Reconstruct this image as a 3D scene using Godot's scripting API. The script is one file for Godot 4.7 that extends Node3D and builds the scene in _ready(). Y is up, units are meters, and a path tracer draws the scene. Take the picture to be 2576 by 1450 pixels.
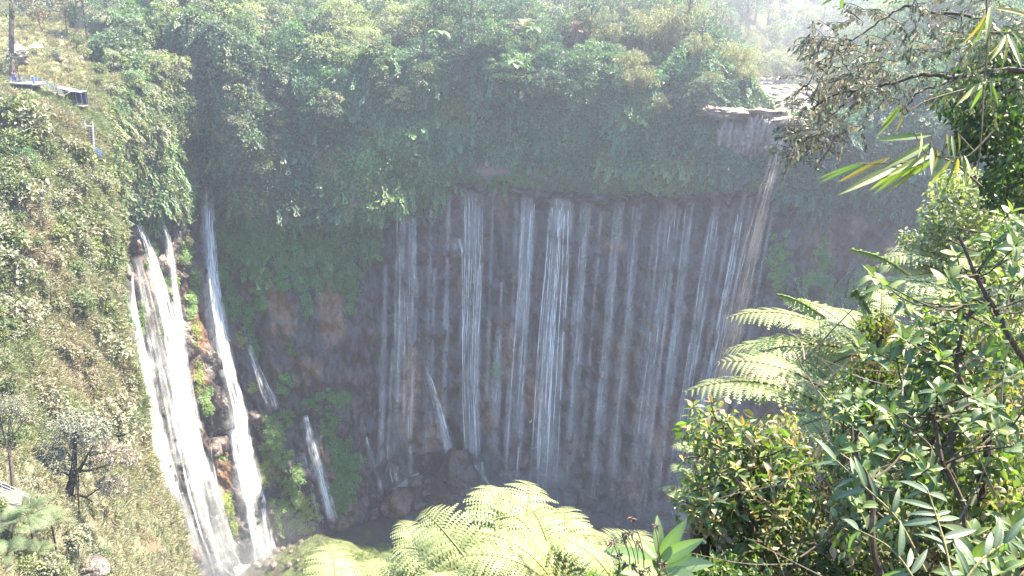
extends Node3D
# A gorge with a curtain of waterfalls seen from its rim, tropical plants in front.

const F := 1983.0
var cam_pos := Vector3(0, 150, 0)
var cb := Basis()
var rng := RandomNumberGenerator.new()
var nz := FastNoiseLite.new()      # fractal
var n1 := FastNoiseLite.new()      # single octave
var M := {}
var names := {}

# ---------------------------------------------------------------- helpers
class Geo:
	var v := PackedVector3Array()
	var n := PackedVector3Array()
	var c := PackedColorArray()
	var uv := PackedVector2Array()
	var i := PackedInt32Array()
	func mesh(mat: Material) -> ArrayMesh:
		var a := []
		a.resize(Mesh.ARRAY_MAX)
		a[Mesh.ARRAY_VERTEX] = v
		if n.size() == v.size(): a[Mesh.ARRAY_NORMAL] = n
		if c.size() == v.size(): a[Mesh.ARRAY_COLOR] = c
		if uv.size() == v.size(): a[Mesh.ARRAY_TEX_UV] = uv
		a[Mesh.ARRAY_INDEX] = i
		var m := ArrayMesh.new()
		m.add_surface_from_arrays(Mesh.PRIMITIVE_TRIANGLES, a)
		m.surface_set_material(0, mat)
		return m
	func smoothed() -> Geo:      # one normal per shared corner
		n.resize(v.size())
		n.fill(Vector3.ZERO)
		for t in range(0, i.size(), 3):
			var f := (v[i[t + 2]] - v[i[t]]).cross(v[i[t + 1]] - v[i[t]])
			for e in 3: n[i[t + e]] += f
		for k in n.size(): n[k] = n[k].normalized() if n[k].length() > 1e-9 else Vector3.UP
		return self
	# a folded kite leaf: two triangles
	func leaf(p: Vector3, d: Vector3, up: Vector3, l: float, w: float, col: Color) -> void:
		var k := v.size()
		var side := d.cross(up).normalized()
		var nn := side.cross(d).normalized()
		v.append(p); v.append(p + d * l * 0.45 - side * w * 0.5 + nn * w * 0.18)
		v.append(p + d * l - nn * l * 0.12); v.append(p + d * l * 0.45 + side * w * 0.5 + nn * w * 0.18)
		for q in 4: c.append(col)
		for q in [0, 1, 2, 0, 2, 3]: i.append(k + q)
	# a long pointed leaf of several segments, bending down along its length
	func blade(p: Vector3, d: Vector3, up: Vector3, l: float, w: float, droop: float, segs: int, fold: float, c0: Color, c1: Color, shape := 0.42) -> void:
		var k := v.size()
		var side := d.cross(up).normalized()
		var q := p
		var dd := d
		for s in segs + 1:
			var t := float(s) / segs
			var ww := w * pow(sin(PI * pow(t, lerpf(1.0, 0.62, 1.0 - shape))), 0.8) * 0.5 if s < segs else 0.0
			if s == 0: ww = w * 0.06
			var nn := side.cross(dd).normalized()
			v.append(q - side * ww + nn * ww * fold); v.append(q); v.append(q + side * ww + nn * ww * fold)
			var col := c0.lerp(c1, t)
			c.append(col); c.append(col.lightened(0.06)); c.append(col)
			if s < segs:
				var b := k + s * 3
				for e in [0, 3, 4, 0, 4, 1, 1, 4, 5, 1, 5, 2]: i.append(b + e)
			dd = (dd + Vector3.DOWN * droop / segs).normalized()
			q += dd * l / segs
	func tube(pts: PackedVector3Array, r: PackedFloat32Array, sides: int, col: Color) -> void:
		var k := v.size()
		var a := Vector3.UP
		for s in pts.size():
			var d := (pts[mini(s + 1, pts.size() - 1)] - pts[maxi(s - 1, 0)]).normalized()
			if absf(d.dot(a)) > 0.95: a = Vector3.RIGHT if absf(d.x) < 0.8 else Vector3.BACK
			var x := d.cross(a).normalized()
			var y := x.cross(d)
			for q in sides:
				var t := TAU * q / sides
				v.append(pts[s] + (x * cos(t) + y * sin(t)) * r[s])
				c.append(col)
			if s > 0:
				for q in sides:
					var b0 := k + (s - 1) * sides + q
					var b1 := k + (s - 1) * sides + (q + 1) % sides
					for e in [b0, b1, b1 + sides, b0, b1 + sides, b0 + sides]: i.append(e)
	func box(o: Vector3, x: Vector3, y: Vector3, z: Vector3, col: Color) -> void:
		var k := v.size()
		for s in 8:
			v.append(o + x * (1 if s & 1 else -1) + y * (1 if s & 2 else -1) + z * (1 if s & 4 else -1))
			c.append(col)
		for e in [0, 1, 3, 0, 3, 2, 4, 6, 7, 4, 7, 5, 0, 4, 5, 0, 5, 1, 2, 3, 7, 2, 7, 6, 0, 2, 6, 0, 6, 4, 1, 5, 7, 1, 7, 3]: i.append(k + e)
	# a lumpy stone
	func stone(o: Vector3, r: Vector3, nzz: FastNoiseLite, sd: float, rough: float, col: Color, rings := 7, sides := 10) -> void:
		var k := v.size()
		for a in rings + 1:
			var th := PI * a / rings
			for b in sides:
				var ph := TAU * b / sides
				var d := Vector3(sin(th) * cos(ph), cos(th), sin(th) * sin(ph))
				var f := 1.0 + rough * nzz.get_noise_3dv(d * 60.0 + Vector3(sd, sd * 1.7, 0)) + rough * 0.8 * nzz.get_noise_3dv(d * 170.0 + Vector3(sd, 0, sd))
				var e := d.sign() * Vector3(pow(absf(d.x), 0.8), pow(absf(d.y), 0.8), pow(absf(d.z), 0.8))
				v.append(o + e * r * f)
				c.append(col)
			if a > 0:
				for b in sides:
					var b0 := k + (a - 1) * sides + b
					var b1 := k + (a - 1) * sides + (b + 1) % sides
					for e in [b0, b1, b1 + sides, b0, b1 + sides, b0 + sides]: i.append(e)

class Grid:
	var nu := 1
	var nv := 1
	var p := PackedVector3Array()
	var nn := PackedVector3Array()
	func normals() -> void:
		nn.resize(p.size())
		var w := nu + 1
		for b in nv + 1:
			for a in w:
				var du := p[b * w + mini(a + 1, nu)] - p[b * w + maxi(a - 1, 0)]
				var dv := p[mini(b + 1, nv) * w + a] - p[maxi(b - 1, 0) * w + a]
				nn[b * w + a] = dv.cross(du).normalized()
	func pt(u: float, vv: float) -> Vector3:
		return _bi(p, u, vv)
	func nrm(u: float, vv: float) -> Vector3:
		return _bi(nn, u, vv).normalized()
	func _bi(arr: PackedVector3Array, u: float, vv: float) -> Vector3:
		var x := clampf(u, 0, 0.99999) * nu
		var y := clampf(vv, 0, 0.99999) * nv
		var a := int(x)
		var b := int(y)
		var k := b * (nu + 1) + a
		return arr[k].lerp(arr[k + 1], x - a).lerp(arr[k + nu + 1].lerp(arr[k + nu + 2], x - a), y - b)
	func geo(cols: PackedColorArray) -> Geo:
		var g := Geo.new()
		g.v = p; g.n = nn; g.c = cols
		for b in nv:
			for a in nu:
				var k := b * (nu + 1) + a
				for e in [k, k + 1, k + nu + 2, k, k + nu + 2, k + nu + 1]: g.i.append(e)
		return g

func at(px: float, py: float, s: float) -> Vector3:
	return cam_pos + cb * Vector3((px - 1288.0) / F * s, -(py - 725.0) / F * s, -s)
func to_px(w: Vector3) -> Vector3:          # pixel and depth, for choosing what grows where
	var q := cb.inverse() * (w - cam_pos)
	var s := maxf(-q.z, 0.01)
	return Vector3(1288.0 + q.x / s * F, 725.0 - q.y / s * F, s)
func on_level(px: float, py: float, y: float) -> Vector3:
	var d := at(px, py, 1.0) - cam_pos
	return cam_pos + d * ((y - cam_pos.y) / d.y)
func rnd(a := 0.0, b := 1.0) -> float:
	return rng.randf_range(a, b)
func rdir() -> Vector3:
	var z := rnd(-1, 1)
	var t := rnd(0, TAU)
	return Vector3(sqrt(1 - z * z) * cos(t), z, sqrt(1 - z * z) * sin(t))
func shade(c: Color, k := 0.2) -> Color:     # natural variation of a leaf's own colour
	var f := rnd(1.0 - k, 1.0 + k)
	return Color(c.r * f * rnd(0.92, 1.1), c.g * f, c.b * f * rnd(0.88, 1.12))
func cat(a: Vector3, b: Vector3, c: Vector3, d: Vector3, t: float) -> Vector3:
	return 0.5 * (2.0 * b + (c - a) * t + (2.0 * a - 5.0 * b + 4.0 * c - d) * t * t + (3.0 * b - a - 3.0 * c + d) * t * t * t)
func curve(pts: Array, t: float) -> Vector3:
	var x := clampf(t, 0, 1) * (pts.size() - 1)
	var k := mini(int(x), pts.size() - 2)
	return cat(pts[maxi(k - 1, 0)], pts[k], pts[k + 1], pts[mini(k + 2, pts.size() - 1)], x - k)
func path(pts: Array, n: int) -> PackedVector3Array:
	var out := PackedVector3Array()
	for k in n + 1: out.append(curve(pts, float(k) / n))
	return out
func taper(n: int, a: float, b: float) -> PackedFloat32Array:
	var out := PackedFloat32Array()
	for k in n + 1: out.append(lerpf(a, b, float(k) / n))
	return out
# rows of control points -> a fine grid
func sheet(rows: Array, nu: int, nv: int) -> Grid:
	var g := Grid.new()
	g.nu = nu; g.nv = nv
	var fine := []
	for r in rows:
		fine.append(path(r, nu))
	var cols := []
	for a in nu + 1:
		var c := []
		for r in fine: c.append(r[a])
		cols.append(c)
	for b in nv + 1:
		for a in nu + 1:
			g.p.append(curve(cols[a], float(b) / nv))
	g.normals()
	return g
func displace(g: Grid, f: Callable) -> void:
	var q := g.p.duplicate()
	for k in q.size():
		q[k] += g.nn[k] * float(f.call(g.p[k], k))
	g.p = q
	g.normals()

func numbered(called: String) -> String:
	names[called] = names.get(called, -1) + 1
	return called if names[called] == 0 else "%s_%03d" % [called, names[called]]
func tag(o: Node3D, label: String, category := "", group := "", kind := "") -> Node3D:
	if label: o.set_meta("label", label)
	if category: o.set_meta("category", category)
	if group: o.set_meta("group", group)
	if kind: o.set_meta("kind", kind)
	return o
func thing(called: String, pos: Vector3, label: String, category: String, group := "") -> Node3D:
	var o := Node3D.new()
	o.name = numbered(called)
	add_child(o, true)
	o.position = pos
	tag(o, label, category, group)
	return o
func part(called: String, mesh: Mesh, parent: Node3D, pos := Vector3.ZERO) -> MeshInstance3D:
	var o := MeshInstance3D.new()
	o.mesh = mesh
	o.position = pos
	o.name = numbered(called) if parent == self else called
	if parent != self:
		var k := 0
		while parent.has_node(NodePath(o.name)):
			k += 1
			o.name = "%s_%03d" % [called, k]
	parent.add_child(o, true)
	return o
func fastpart(called: String, k: int, mesh: Mesh, parent: Node3D, t: Transform3D) -> MeshInstance3D:
	var o := MeshInstance3D.new()
	o.mesh = mesh
	o.transform = t
	o.name = called if k == 0 else "%s_%03d" % [called, k]
	parent.add_child(o, true)
	return o
func scatter(called: String, mesh: Mesh, xf: Array, cols: Array, parent: Node3D = self) -> MultiMeshInstance3D:
	var mm := MultiMesh.new()
	mm.transform_format = MultiMesh.TRANSFORM_3D
	mm.use_colors = true
	mm.mesh = mesh
	mm.instance_count = xf.size()
	for k in xf.size():
		mm.set_instance_transform(k, xf[k])
		mm.set_instance_color(k, cols[k])
	var o := MultiMeshInstance3D.new()
	o.multimesh = mm
	o.name = numbered(called) if parent == self else called
	parent.add_child(o, true)
	o.set_meta("kind", "stuff")
	return o
func basis_on(nrm: Vector3, turn: float, sc: Vector3) -> Basis:   # y along nrm
	var a := Vector3.UP if absf(nrm.y) < 0.9 else Vector3.RIGHT
	var x := a.cross(nrm).normalized()
	var z := x.cross(nrm)
	return Basis(x, nrm, -z).rotated(nrm, turn) * Basis.from_scale(sc)
func mat(albedo: Color, rough := 0.8, back := Color.BLACK, spec := 0.5) -> StandardMaterial3D:
	var m := StandardMaterial3D.new()
	m.albedo_color = albedo.linear_to_srgb()
	m.roughness = rough
	m.metallic_specular = spec
	m.vertex_color_use_as_albedo = true
	m.cull_mode = BaseMaterial3D.CULL_DISABLED
	if back != Color.BLACK:
		m.backlight_enabled = true
		m.backlight = back.linear_to_srgb()
	return m
func noise_tex(freq: float, lo: Color, hi: Color, sd: int, size := 512, normal := false, ntype := FastNoiseLite.TYPE_SIMPLEX, oct := 5) -> NoiseTexture2D:
	var t := NoiseTexture2D.new()
	t.width = size; t.height = size; t.seamless = true
	var f := FastNoiseLite.new()
	f.seed = sd; f.frequency = freq; f.noise_type = ntype
	f.fractal_octaves = oct
	t.noise = f
	if normal:
		t.as_normal_map = true
		t.bump_strength = 6.0
	else:
		var g := Gradient.new()
		g.set_color(0, lo); g.set_color(1, hi)
		t.color_ramp = g
	return t
func smooth(a: float, b: float, x: float) -> float:
	return smoothstep(a, b, x)

# ---------------------------------------------------------------- the setting
var wall: Grid
var plateau: Grid
var hill: Grid
var floor_grid: Grid
var wall_proj := PackedVector3Array()
var near_g: Grid

# lip (px, py, depth), base (px, py, depth), height of the grown slope above the lip, how far it leans back
const COLS := [
	[-150, 620, 130, 150, 1600, 150, 2, 12], [120, 560, 160, 400, 1540, 172, 3, 12], [300, 545, 174, 500, 1490, 186, 15, 9],
	[420, 535, 186, 575, 1455, 195, 36, 9], [510, 482, 205, 650, 1420, 201, 37, 27], [620, 520, 203, 745, 1370, 206, 38, 9],
	[760, 550, 204, 850, 1330, 211, 34, 18], [900, 540, 206, 930, 1290, 218, 33, 17], [1010, 500, 208, 990, 1250, 222, 32, 15],
	[1150, 468, 212, 1130, 1235, 226, 31, 14], [1290, 475, 213, 1260, 1235, 227, 30, 14], [1420, 490, 210, 1370, 1245, 227, 30, 14],
	[1560, 495, 206, 1490, 1280, 225, 28, 14], [1700, 495, 202, 1600, 1330, 222, 26, 13], [1880, 485, 195, 1710, 1410, 215, 15, 8],
	[1990, 490, 186, 1810, 1430, 205, 13, 9], [2120, 482, 186, 1960, 1430, 200, 20, 16], [2300, 470, 180, 2160, 1430, 192, 27, 22], [2560, 455, 168, 2440, 1430, 178, 32, 24], [2950, 440, 150, 2800, 1430, 160, 34, 24]]
const WALL_ROWS := 10

func lip_u(px: float) -> float:     # where along the rim a given lip point lies
	for k in COLS.size() - 1:
		if px <= COLS[k + 1][0]:
			return (k + (px - COLS[k][0]) / float(COLS[k + 1][0] - COLS[k][0])) / (COLS.size() - 1)
	return 1.0

func build_camera_and_light() -> void:
	var cam := Camera3D.new()
	cam.name = "camera"
	add_child(cam)
	cam.position = cam_pos
	cam.rotation_degrees = Vector3(-20, 0, 2.5)
	cb = cam.basis
	cam.fov = rad_to_deg(2.0 * atan(725.0 / F))
	cam.near = 0.05
	cam.far = 4000.0
	cam.current = true
	var we := WorldEnvironment.new()
	we.name = "environment"
	var e := Environment.new()
	e.background_mode = Environment.BG_SKY
	var sm := ProceduralSkyMaterial.new()
	sm.sky_top_color = Color(0.55, 0.72, 0.92)
	sm.sky_horizon_color = Color(0.88, 0.92, 0.97)
	sm.sky_curve = 0.2
	sm.ground_bottom_color = Color(0.16, 0.19, 0.16)
	sm.ground_horizon_color = Color(0.55, 0.60, 0.62)
	sm.sky_energy_multiplier = 1.0
	var sky := Sky.new()
	sky.sky_material = sm
	e.sky = sky
	e.background_energy_multiplier = 0.44
	e.tonemap_mode = Environment.TONE_MAPPER_LINEAR
	e.tonemap_exposure = 8.0
	e.volumetric_fog_enabled = true
	e.volumetric_fog_density = 0.00044
	e.volumetric_fog_albedo = Color(0.86, 0.90, 1.0)
	e.volumetric_fog_anisotropy = 0.45
	e.sdfgi_enabled = true
	e.ssao_enabled = true
	e.ssil_enabled = true
	we.environment = e
	add_child(we)
	var sun := DirectionalLight3D.new()
	sun.name = "sun"
	add_child(sun)
	sun.light_energy = 1.6
	sun.light_color = Color(1.0, 0.94, 0.83)
	sun.light_angular_distance = 0.5
	sun.shadow_enabled = true
	var to_sun := Vector3(sin(deg_to_rad(56.0)) * cos(deg_to_rad(56.5)), sin(deg_to_rad(56.5)), -cos(deg_to_rad(56.0)) * cos(deg_to_rad(56.5)))
	sun.look_at_from_position(Vector3.ZERO, -to_sun, Vector3.UP)

func make_materials() -> void:
	nz.noise_type = FastNoiseLite.TYPE_SIMPLEX_SMOOTH
	nz.frequency = 0.01
	nz.fractal_octaves = 4
	n1.noise_type = FastNoiseLite.TYPE_SIMPLEX_SMOOTH
	n1.frequency = 0.01
	n1.fractal_type = FastNoiseLite.FRACTAL_NONE
	n1.seed = 7
	var grain := noise_tex(0.02, Color(0.62, 0.62, 0.62), Color(1, 1, 1), 3)
	var grain_n := noise_tex(0.03, Color.BLACK, Color.WHITE, 4, 512, true)
	var rock := mat(Color.WHITE, 0.5)
	rock.albedo_texture = grain
	rock.normal_enabled = true
	rock.normal_texture = grain_n
	rock.normal_scale = 1.6
	rock.uv1_triplanar = true
	rock.uv1_world_triplanar = true
	rock.uv1_scale = Vector3(0.09, 0.035, 0.09)
	M.rock = rock
	var soil := mat(Color.WHITE, 0.95)
	soil.albedo_texture = noise_tex(0.05, Color(0.5, 0.5, 0.48), Color(1, 1, 1), 5)
	soil.normal_enabled = true
	soil.normal_texture = grain_n
	soil.uv1_triplanar = true
	soil.uv1_world_triplanar = true
	soil.uv1_scale = Vector3(0.11, 0.11, 0.11)
	M.soil = soil
	M.leaf = mat(Color.WHITE, 0.5, Color(0.72, 0.76, 0.48))
	M.fern = mat(Color.WHITE, 0.5, Color(0.9, 0.95, 0.62))
	M.gloss = mat(Color.WHITE, 0.48, Color(0.7, 0.9, 0.25))
	M.olive = mat(Color.WHITE, 0.45, Color(0.55, 0.55, 0.42))
	M.dry = mat(Color.WHITE, 0.9)
	M.bark = mat(Color.WHITE, 0.9)
	M.bark.albedo_texture = noise_tex(0.06, Color(0.45, 0.45, 0.45), Color(1, 1, 1), 9)
	M.bark.uv1_triplanar = true
	M.bark.uv1_scale = Vector3(2, 0.6, 2)
	M.plain = mat(Color.WHITE, 0.6)
	M.metal = mat(Color.WHITE, 0.4)

const VEG := 0.333      # share of the wall grid that is the grown slope above the lip

func build_wall() -> void:
	var rows := []
	for r in WALL_ROWS: rows.append([])
	for q in COLS:
		var l := at(q[0], q[1], q[2])
		var b := at(q[3], q[4], q[5])
		var out := (Vector3(-5, 0, -115) - Vector3(l.x, 0, l.z)).normalized()
		var h: float = q[6]
		var s: float = q[7]
		rows[0].append(l + Vector3.UP * (h + 3.0) - out * (s + 16.0))
		rows[1].append(l + Vector3.UP * h - out * s)
		rows[2].append(l + Vector3.UP * h * 0.5 - out * s * 0.42)
		rows[3].append(l)
		rows[4].append(l.lerp(b, 0.05) - out * 3.0)
		rows[5].append(l.lerp(b, 0.28) - out * 1.5)
		rows[6].append(l.lerp(b, 0.55))
		rows[7].append(l.lerp(b, 0.8) + out * 0.8)
		rows[8].append(b)
		rows[9].append(b + out * 7.0 + Vector3.DOWN * 14.0)
	wall = sheet(rows, 380, 216)
	var cols := PackedColorArray()
	cols.resize(wall.p.size())
	var w := wall.nu + 1
	displace(wall, func(p: Vector3, k: int) -> float:
		var v := float(k / w) / wall.nv
		var lump := nz.get_noise_3d(p.x * 5.0, p.y * 2.2, p.z * 5.0)
		if v < VEG * 0.97:
			return (lump * 6.5 + nz.get_noise_3d(p.x * 1.6, p.y * 0.8, p.z * 1.6) * 5.0 + nz.get_noise_3d(p.x * 12.0, p.y * 7.0, p.z * 12.0) * 2.5) * lerpf(1.0, 0.12, smooth(0.17, 0.32, v))
		var ridge := absf(n1.get_noise_3d(p.x * 26.0, p.y * 1.6, p.z * 26.0))
		var rough := nz.get_noise_3d(p.x * 16.0, p.y * 11.0, p.z * 16.0)
		var ledge := n1.get_noise_3d(p.x * 1.5, p.y * 22.0, p.z * 1.5)
		return lump * 3.0 - ridge * 1.9 + rough * 2.7 - absf(n1.get_noise_3d(p.x * 60.0, p.y * 9.0, p.z * 60.0)) * 0.9 + clampf(ledge * 3.0, -0.6, 0.6) * 0.3)
	var ochre := [[700, 800, 70, 90], [830, 800, 60, 110], [750, 930, 120, 60], [1030, 950, 40, 120], [1060, 1100, 60, 60], [1590, 870, 60, 110], [1660, 830, 60, 80], [1560, 620, 60, 40], [1560, 1000, 50, 60], [2080, 640, 70, 120], [2200, 720, 60, 60], [2130, 560, 90, 60], [1240, 420, 70, 26], [1300, 880, 40, 90], [1340, 1000, 50, 60], [500, 900, 40, 130], [560, 1200, 40, 100], [690, 1180, 30, 120]]
	for k in wall.p.size():
		var p := wall.p[k]
		var q := to_px(p)
		var v := float(k / w) / wall.nv
		var a := 0.0
		for o in ochre:
			a = maxf(a, 1.0 - Vector2((q.x - o[0]) / o[2], (q.y - o[1]) / o[3]).length())
		var fine := nz.get_noise_3d(p.x * 9.0, p.y * 2.6, p.z * 9.0)
		var t := clampf(0.10 + a * 1.6 + fine * 1.5 + n1.get_noise_3d(p.x * 2.2, p.y * 1.4, p.z * 2.2) * 0.35 - 0.2, 0, 1)
		var c := Color(0.036, 0.029, 0.034).lerp(Color(0.20, 0.112, 0.064), t)
		c = c.lerp(Color(0.03, 0.027, 0.03), clampf(nz.get_noise_3d(p.x * 14.0, p.y * 1.2, p.z * 14.0) * 2.8, 0, 0.85))
		if v < VEG * 0.97:
			c = Color(0.035, 0.045, 0.025).lerp(Color(0.16, 0.10, 0.06), clampf(a * 1.6 + fine * 0.6, 0, 1))
			var bare := bare_rock(q)
			if bare > 0.0: c = c.lerp(Color(0.22, 0.18, 0.15) * (1.0 + 0.5 * fine), bare)
		cols[k] = c
	var o := part("gorge_cliff", wall.geo(cols).mesh(M.rock), self)
	tag(o, "dark wet cliff curving round the gorge behind the waterfalls", "", "", "structure")
	for p in wall.p: wall_proj.append(to_px(p))

# the bare outcrop under the river's lip, upper right
func bare_rock(q: Vector3) -> float:
	return clampf(1.7 - Vector2((q.x - 1910.0) / 125.0, (q.y - 338.0) / 72.0).length() * 1.5, 0, 1)

func river_line(z: float) -> float:
	return 66.0 + maxf(0.0, -z - 190.0) * 0.27 + maxf(0.0, -z - 330.0) * 0.2

func build_plateau() -> void:
	plateau = Grid.new()
	plateau.nu = 190
	plateau.nv = 84
	for b in plateau.nv + 1:
		var t := float(b) / plateau.nv
		var r := 300.0 * t * t * 1.35 + 60.0 * t - 1.0
		for a in plateau.nu + 1:
			var u := float(a) / plateau.nu
			var p := wall.pt(u, 0.002)
			var out := (Vector3(p.x, 0, p.z) - Vector3(-5, 0, -95)).normalized()
			var q := p + out * r
			var k := 0.30 if q.x < 30.0 else 0.34
			var rise := maxf(0.0, r - 12.0) * k * smooth(lip_u(280), lip_u(520), u) * lerpf(0.72, 1.0, smooth(-40.0, -110.0, q.x)) + nz.get_noise_2d(q.x * 1.2, q.z * 1.2) * minf(r * 0.25, 16.0)
			q.y += rise - 0.6 - smooth(0, 10, r) * 0.6
			var d := absf(q.x - river_line(q.z))
			var bed := 120.5 + maxf(0.0, -q.z - 205.0) * 0.035 + maxf(0.0, -q.z - 360.0) * 0.42
			q.y = minf(q.y, bed + maxf(0.0, d - 13.0) * 0.9)
			plateau.p.append(q)
	# rows run away from the camera, so the sheet faces up with rows reversed
	var back := PackedVector3Array()
	for b in plateau.nv + 1:
		for a in plateau.nu + 1: back.append(plateau.p[(plateau.nv - b) * (plateau.nu + 1) + a])
	plateau.p = back
	plateau.normals()
	var cols := PackedColorArray()
	for p in plateau.p:
		var g := clampf(nz.get_noise_2d(p.x * 4.0, p.z * 4.0) * 1.4 + 0.4, 0, 1)
		var c := Color(0.05, 0.06, 0.025).lerp(Color(0.13, 0.12, 0.05), g)
		if p.z > -305.0: c = c.lerp(Color(0.20, 0.17, 0.14) * (1.0 + 0.35 * nz.get_noise_2d(p.x * 20.0, p.z * 20.0)), smooth(16.0, 12.0, absf(p.x - river_line(p.z))))
		cols.append(c)
	var o := part("plateau_ground", plateau.geo(cols).mesh(M.soil), self)
	tag(o, "overgrown ground rising beyond the rim of the gorge", "", "", "structure")

func build_hill() -> void:
	var R := [
		[[-300, 20, 190], [0, 40, 200], [150, 50, 215], [300, 60, 230], [480, 80, 242], [640, 150, 240]],
		[[-300, 120, 165], [0, 130, 170], [150, 135, 180], [300, 140, 190], [450, 150, 203], [610, 215, 220]],
		[[-300, 190, 130], [0, 200, 138], [120, 225, 145], [220, 250, 155], [330, 265, 172], [480, 340, 200]],
		[[-300, 330, 112], [0, 330, 122], [120, 330, 132], [222, 345, 145], [278, 385, 158], [335, 470, 187]],
		[[-300, 520, 100], [0, 520, 110], [130, 520, 122], [250, 520, 138], [290, 530, 152], [270, 600, 190]],
		[[-300, 750, 90], [0, 750, 100], [120, 750, 112], [230, 750, 128], [280, 755, 142], [250, 800, 185]],
		[[-300, 950, 82], [0, 950, 92], [130, 950, 104], [260, 950, 122], [332, 950, 140], [315, 980, 180]],
		[[-300, 1150, 72], [0, 1150, 82], [140, 1150, 96], [280, 1150, 115], [358, 1150, 138], [355, 1180, 175]],
		[[-300, 1350, 60], [0, 1350, 70], [140, 1350, 84], [300, 1350, 105], [425, 1340, 138], [440, 1360, 175]],
		[[-300, 1650, 50], [0, 1650, 58], [150, 1650, 70], [330, 1650, 95], [490, 1600, 135], [520, 1580, 170]]]
	var rows := []
	for r in R:
		var a := []
		for q in r: a.append(at(q[0], q[1], q[2]))
		rows.append(a)
	hill = sheet(rows, 150, 190)
	displace(hill, func(p: Vector3, _k: int) -> float:
		return nz.get_noise_3d(p.x * 4.0, p.y * 4.0, p.z * 4.0) * 2.6 + nz.get_noise_3d(p.x * 20.0, p.y * 20.0, p.z * 20.0) * 0.9 + absf(n1.get_noise_3d(p.x * 9.0 + p.z * 6.0, p.y * 2.0, p.z * 3.0)) * 1.6)
	var cols := PackedColorArray()
	for p in hill.p:
		var q := to_px(p)
		var g := clampf(nz.get_noise_3d(p.x * 7.0, p.y * 7.0, p.z * 7.0) * 1.3 + 0.45, 0, 1)
		var c := Color(0.15, 0.165, 0.10).lerp(Color(0.22, 0.19, 0.15), g)
		if q.y > 1130: c = Color(0.16, 0.175, 0.11).lerp(Color(0.20, 0.188, 0.14), g)
		elif q.y < 215: c = Color(0.17, 0.19, 0.085).lerp(Color(0.24, 0.21, 0.14), g)
		if nz.get_noise_3d(p.x * 13.0, p.y * 5.0, p.z * 13.0) > 0.28: c = Color(0.17, 0.12, 0.08)
		cols.append(c)
	var o := part("left_hillside", hill.geo(cols).mesh(M.soil), self)
	tag(o, "sunlit grassy hillside falling steeply into the gorge on the left", "", "", "structure")

func floor_y(x: float, z: float) -> float:
	var y := 13.0 + nz.get_noise_2d(x * 6.0, z * 6.0) * 2.2
	var m := on_level(835, 1392, 20.0)
	var d := Vector2((x - m.x) / 17.0, (z - m.z) / 13.0).length()
	y += 8.0 * exp(-d * d * 1.3)
	var t := on_level(1085, 1235, 20.0)
	d = Vector2((x - t.x) / 13.0, (z - t.z) / 9.0).length()
	y += 11.0 * exp(-d * d * 1.4)
	return y

func build_floor() -> void:
	floor_grid = Grid.new()
	floor_grid.nu = 130
	floor_grid.nv = 110
	for b in 111:
		for a in 131:
			var x := -100.0 + 200.0 * a / 130.0
			var z := -215.0 + 165.0 * b / 110.0
			floor_grid.p.append(Vector3(x, floor_y(x, z) + nz.get_noise_2d(x * 30.0, z * 30.0) * 0.8, z))
	floor_grid.normals()
	var cols := PackedColorArray()
	var m := on_level(850, 1400, 22.0)
	for p in floor_grid.p:
		var d := Vector2((p.x - m.x) / 19.0, (p.z - m.z) / 15.0).length() + nz.get_noise_2d(p.x * 12.0, p.z * 12.0) * 0.9
		var c := Color(0.034, 0.028, 0.026).lerp(Color(0.085, 0.066, 0.052), clampf(0.5 + nz.get_noise_2d(p.x * 22.0, p.z * 22.0), 0, 1))
		c = c.lerp(Color(0.11, 0.15, 0.045), smooth(0.95, 0.6, d))
		cols.append(c)
	var o := part("gorge_floor", floor_grid.geo(cols).mesh(M.soil), self)
	tag(o, "stony gorge floor with a grassy mound below the falls", "", "", "structure")

func near_y(x: float, z: float) -> float:
	return 148.3 - 0.9 * maxf(0.0, -z - 0.5) + 0.5 * x + nz.get_noise_2d(x * 60.0, z * 60.0) * 0.35

func build_near_ground() -> void:
	near_g = Grid.new()
	near_g.nu = 80; near_g.nv = 70
	for b in 71:
		for a in 81:
			var x := -6.0 + 32.0 * a / 80.0
			var z := -26.0 + 28.0 * b / 70.0
			near_g.p.append(Vector3(x, near_y(x, z), z))
	near_g.normals()
	var cols := PackedColorArray()
	for p in near_g.p:
		cols.append(Color(0.06, 0.045, 0.03).lerp(Color(0.17, 0.13, 0.085), clampf(0.5 + nz.get_noise_2d(p.x * 90.0, p.z * 90.0) * 1.3, 0, 1)))
	var o := part("near_slope", near_g.geo(cols).mesh(M.soil), self)
	tag(o, "steep leaf-littered slope below the viewpoint", "", "", "structure")

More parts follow.
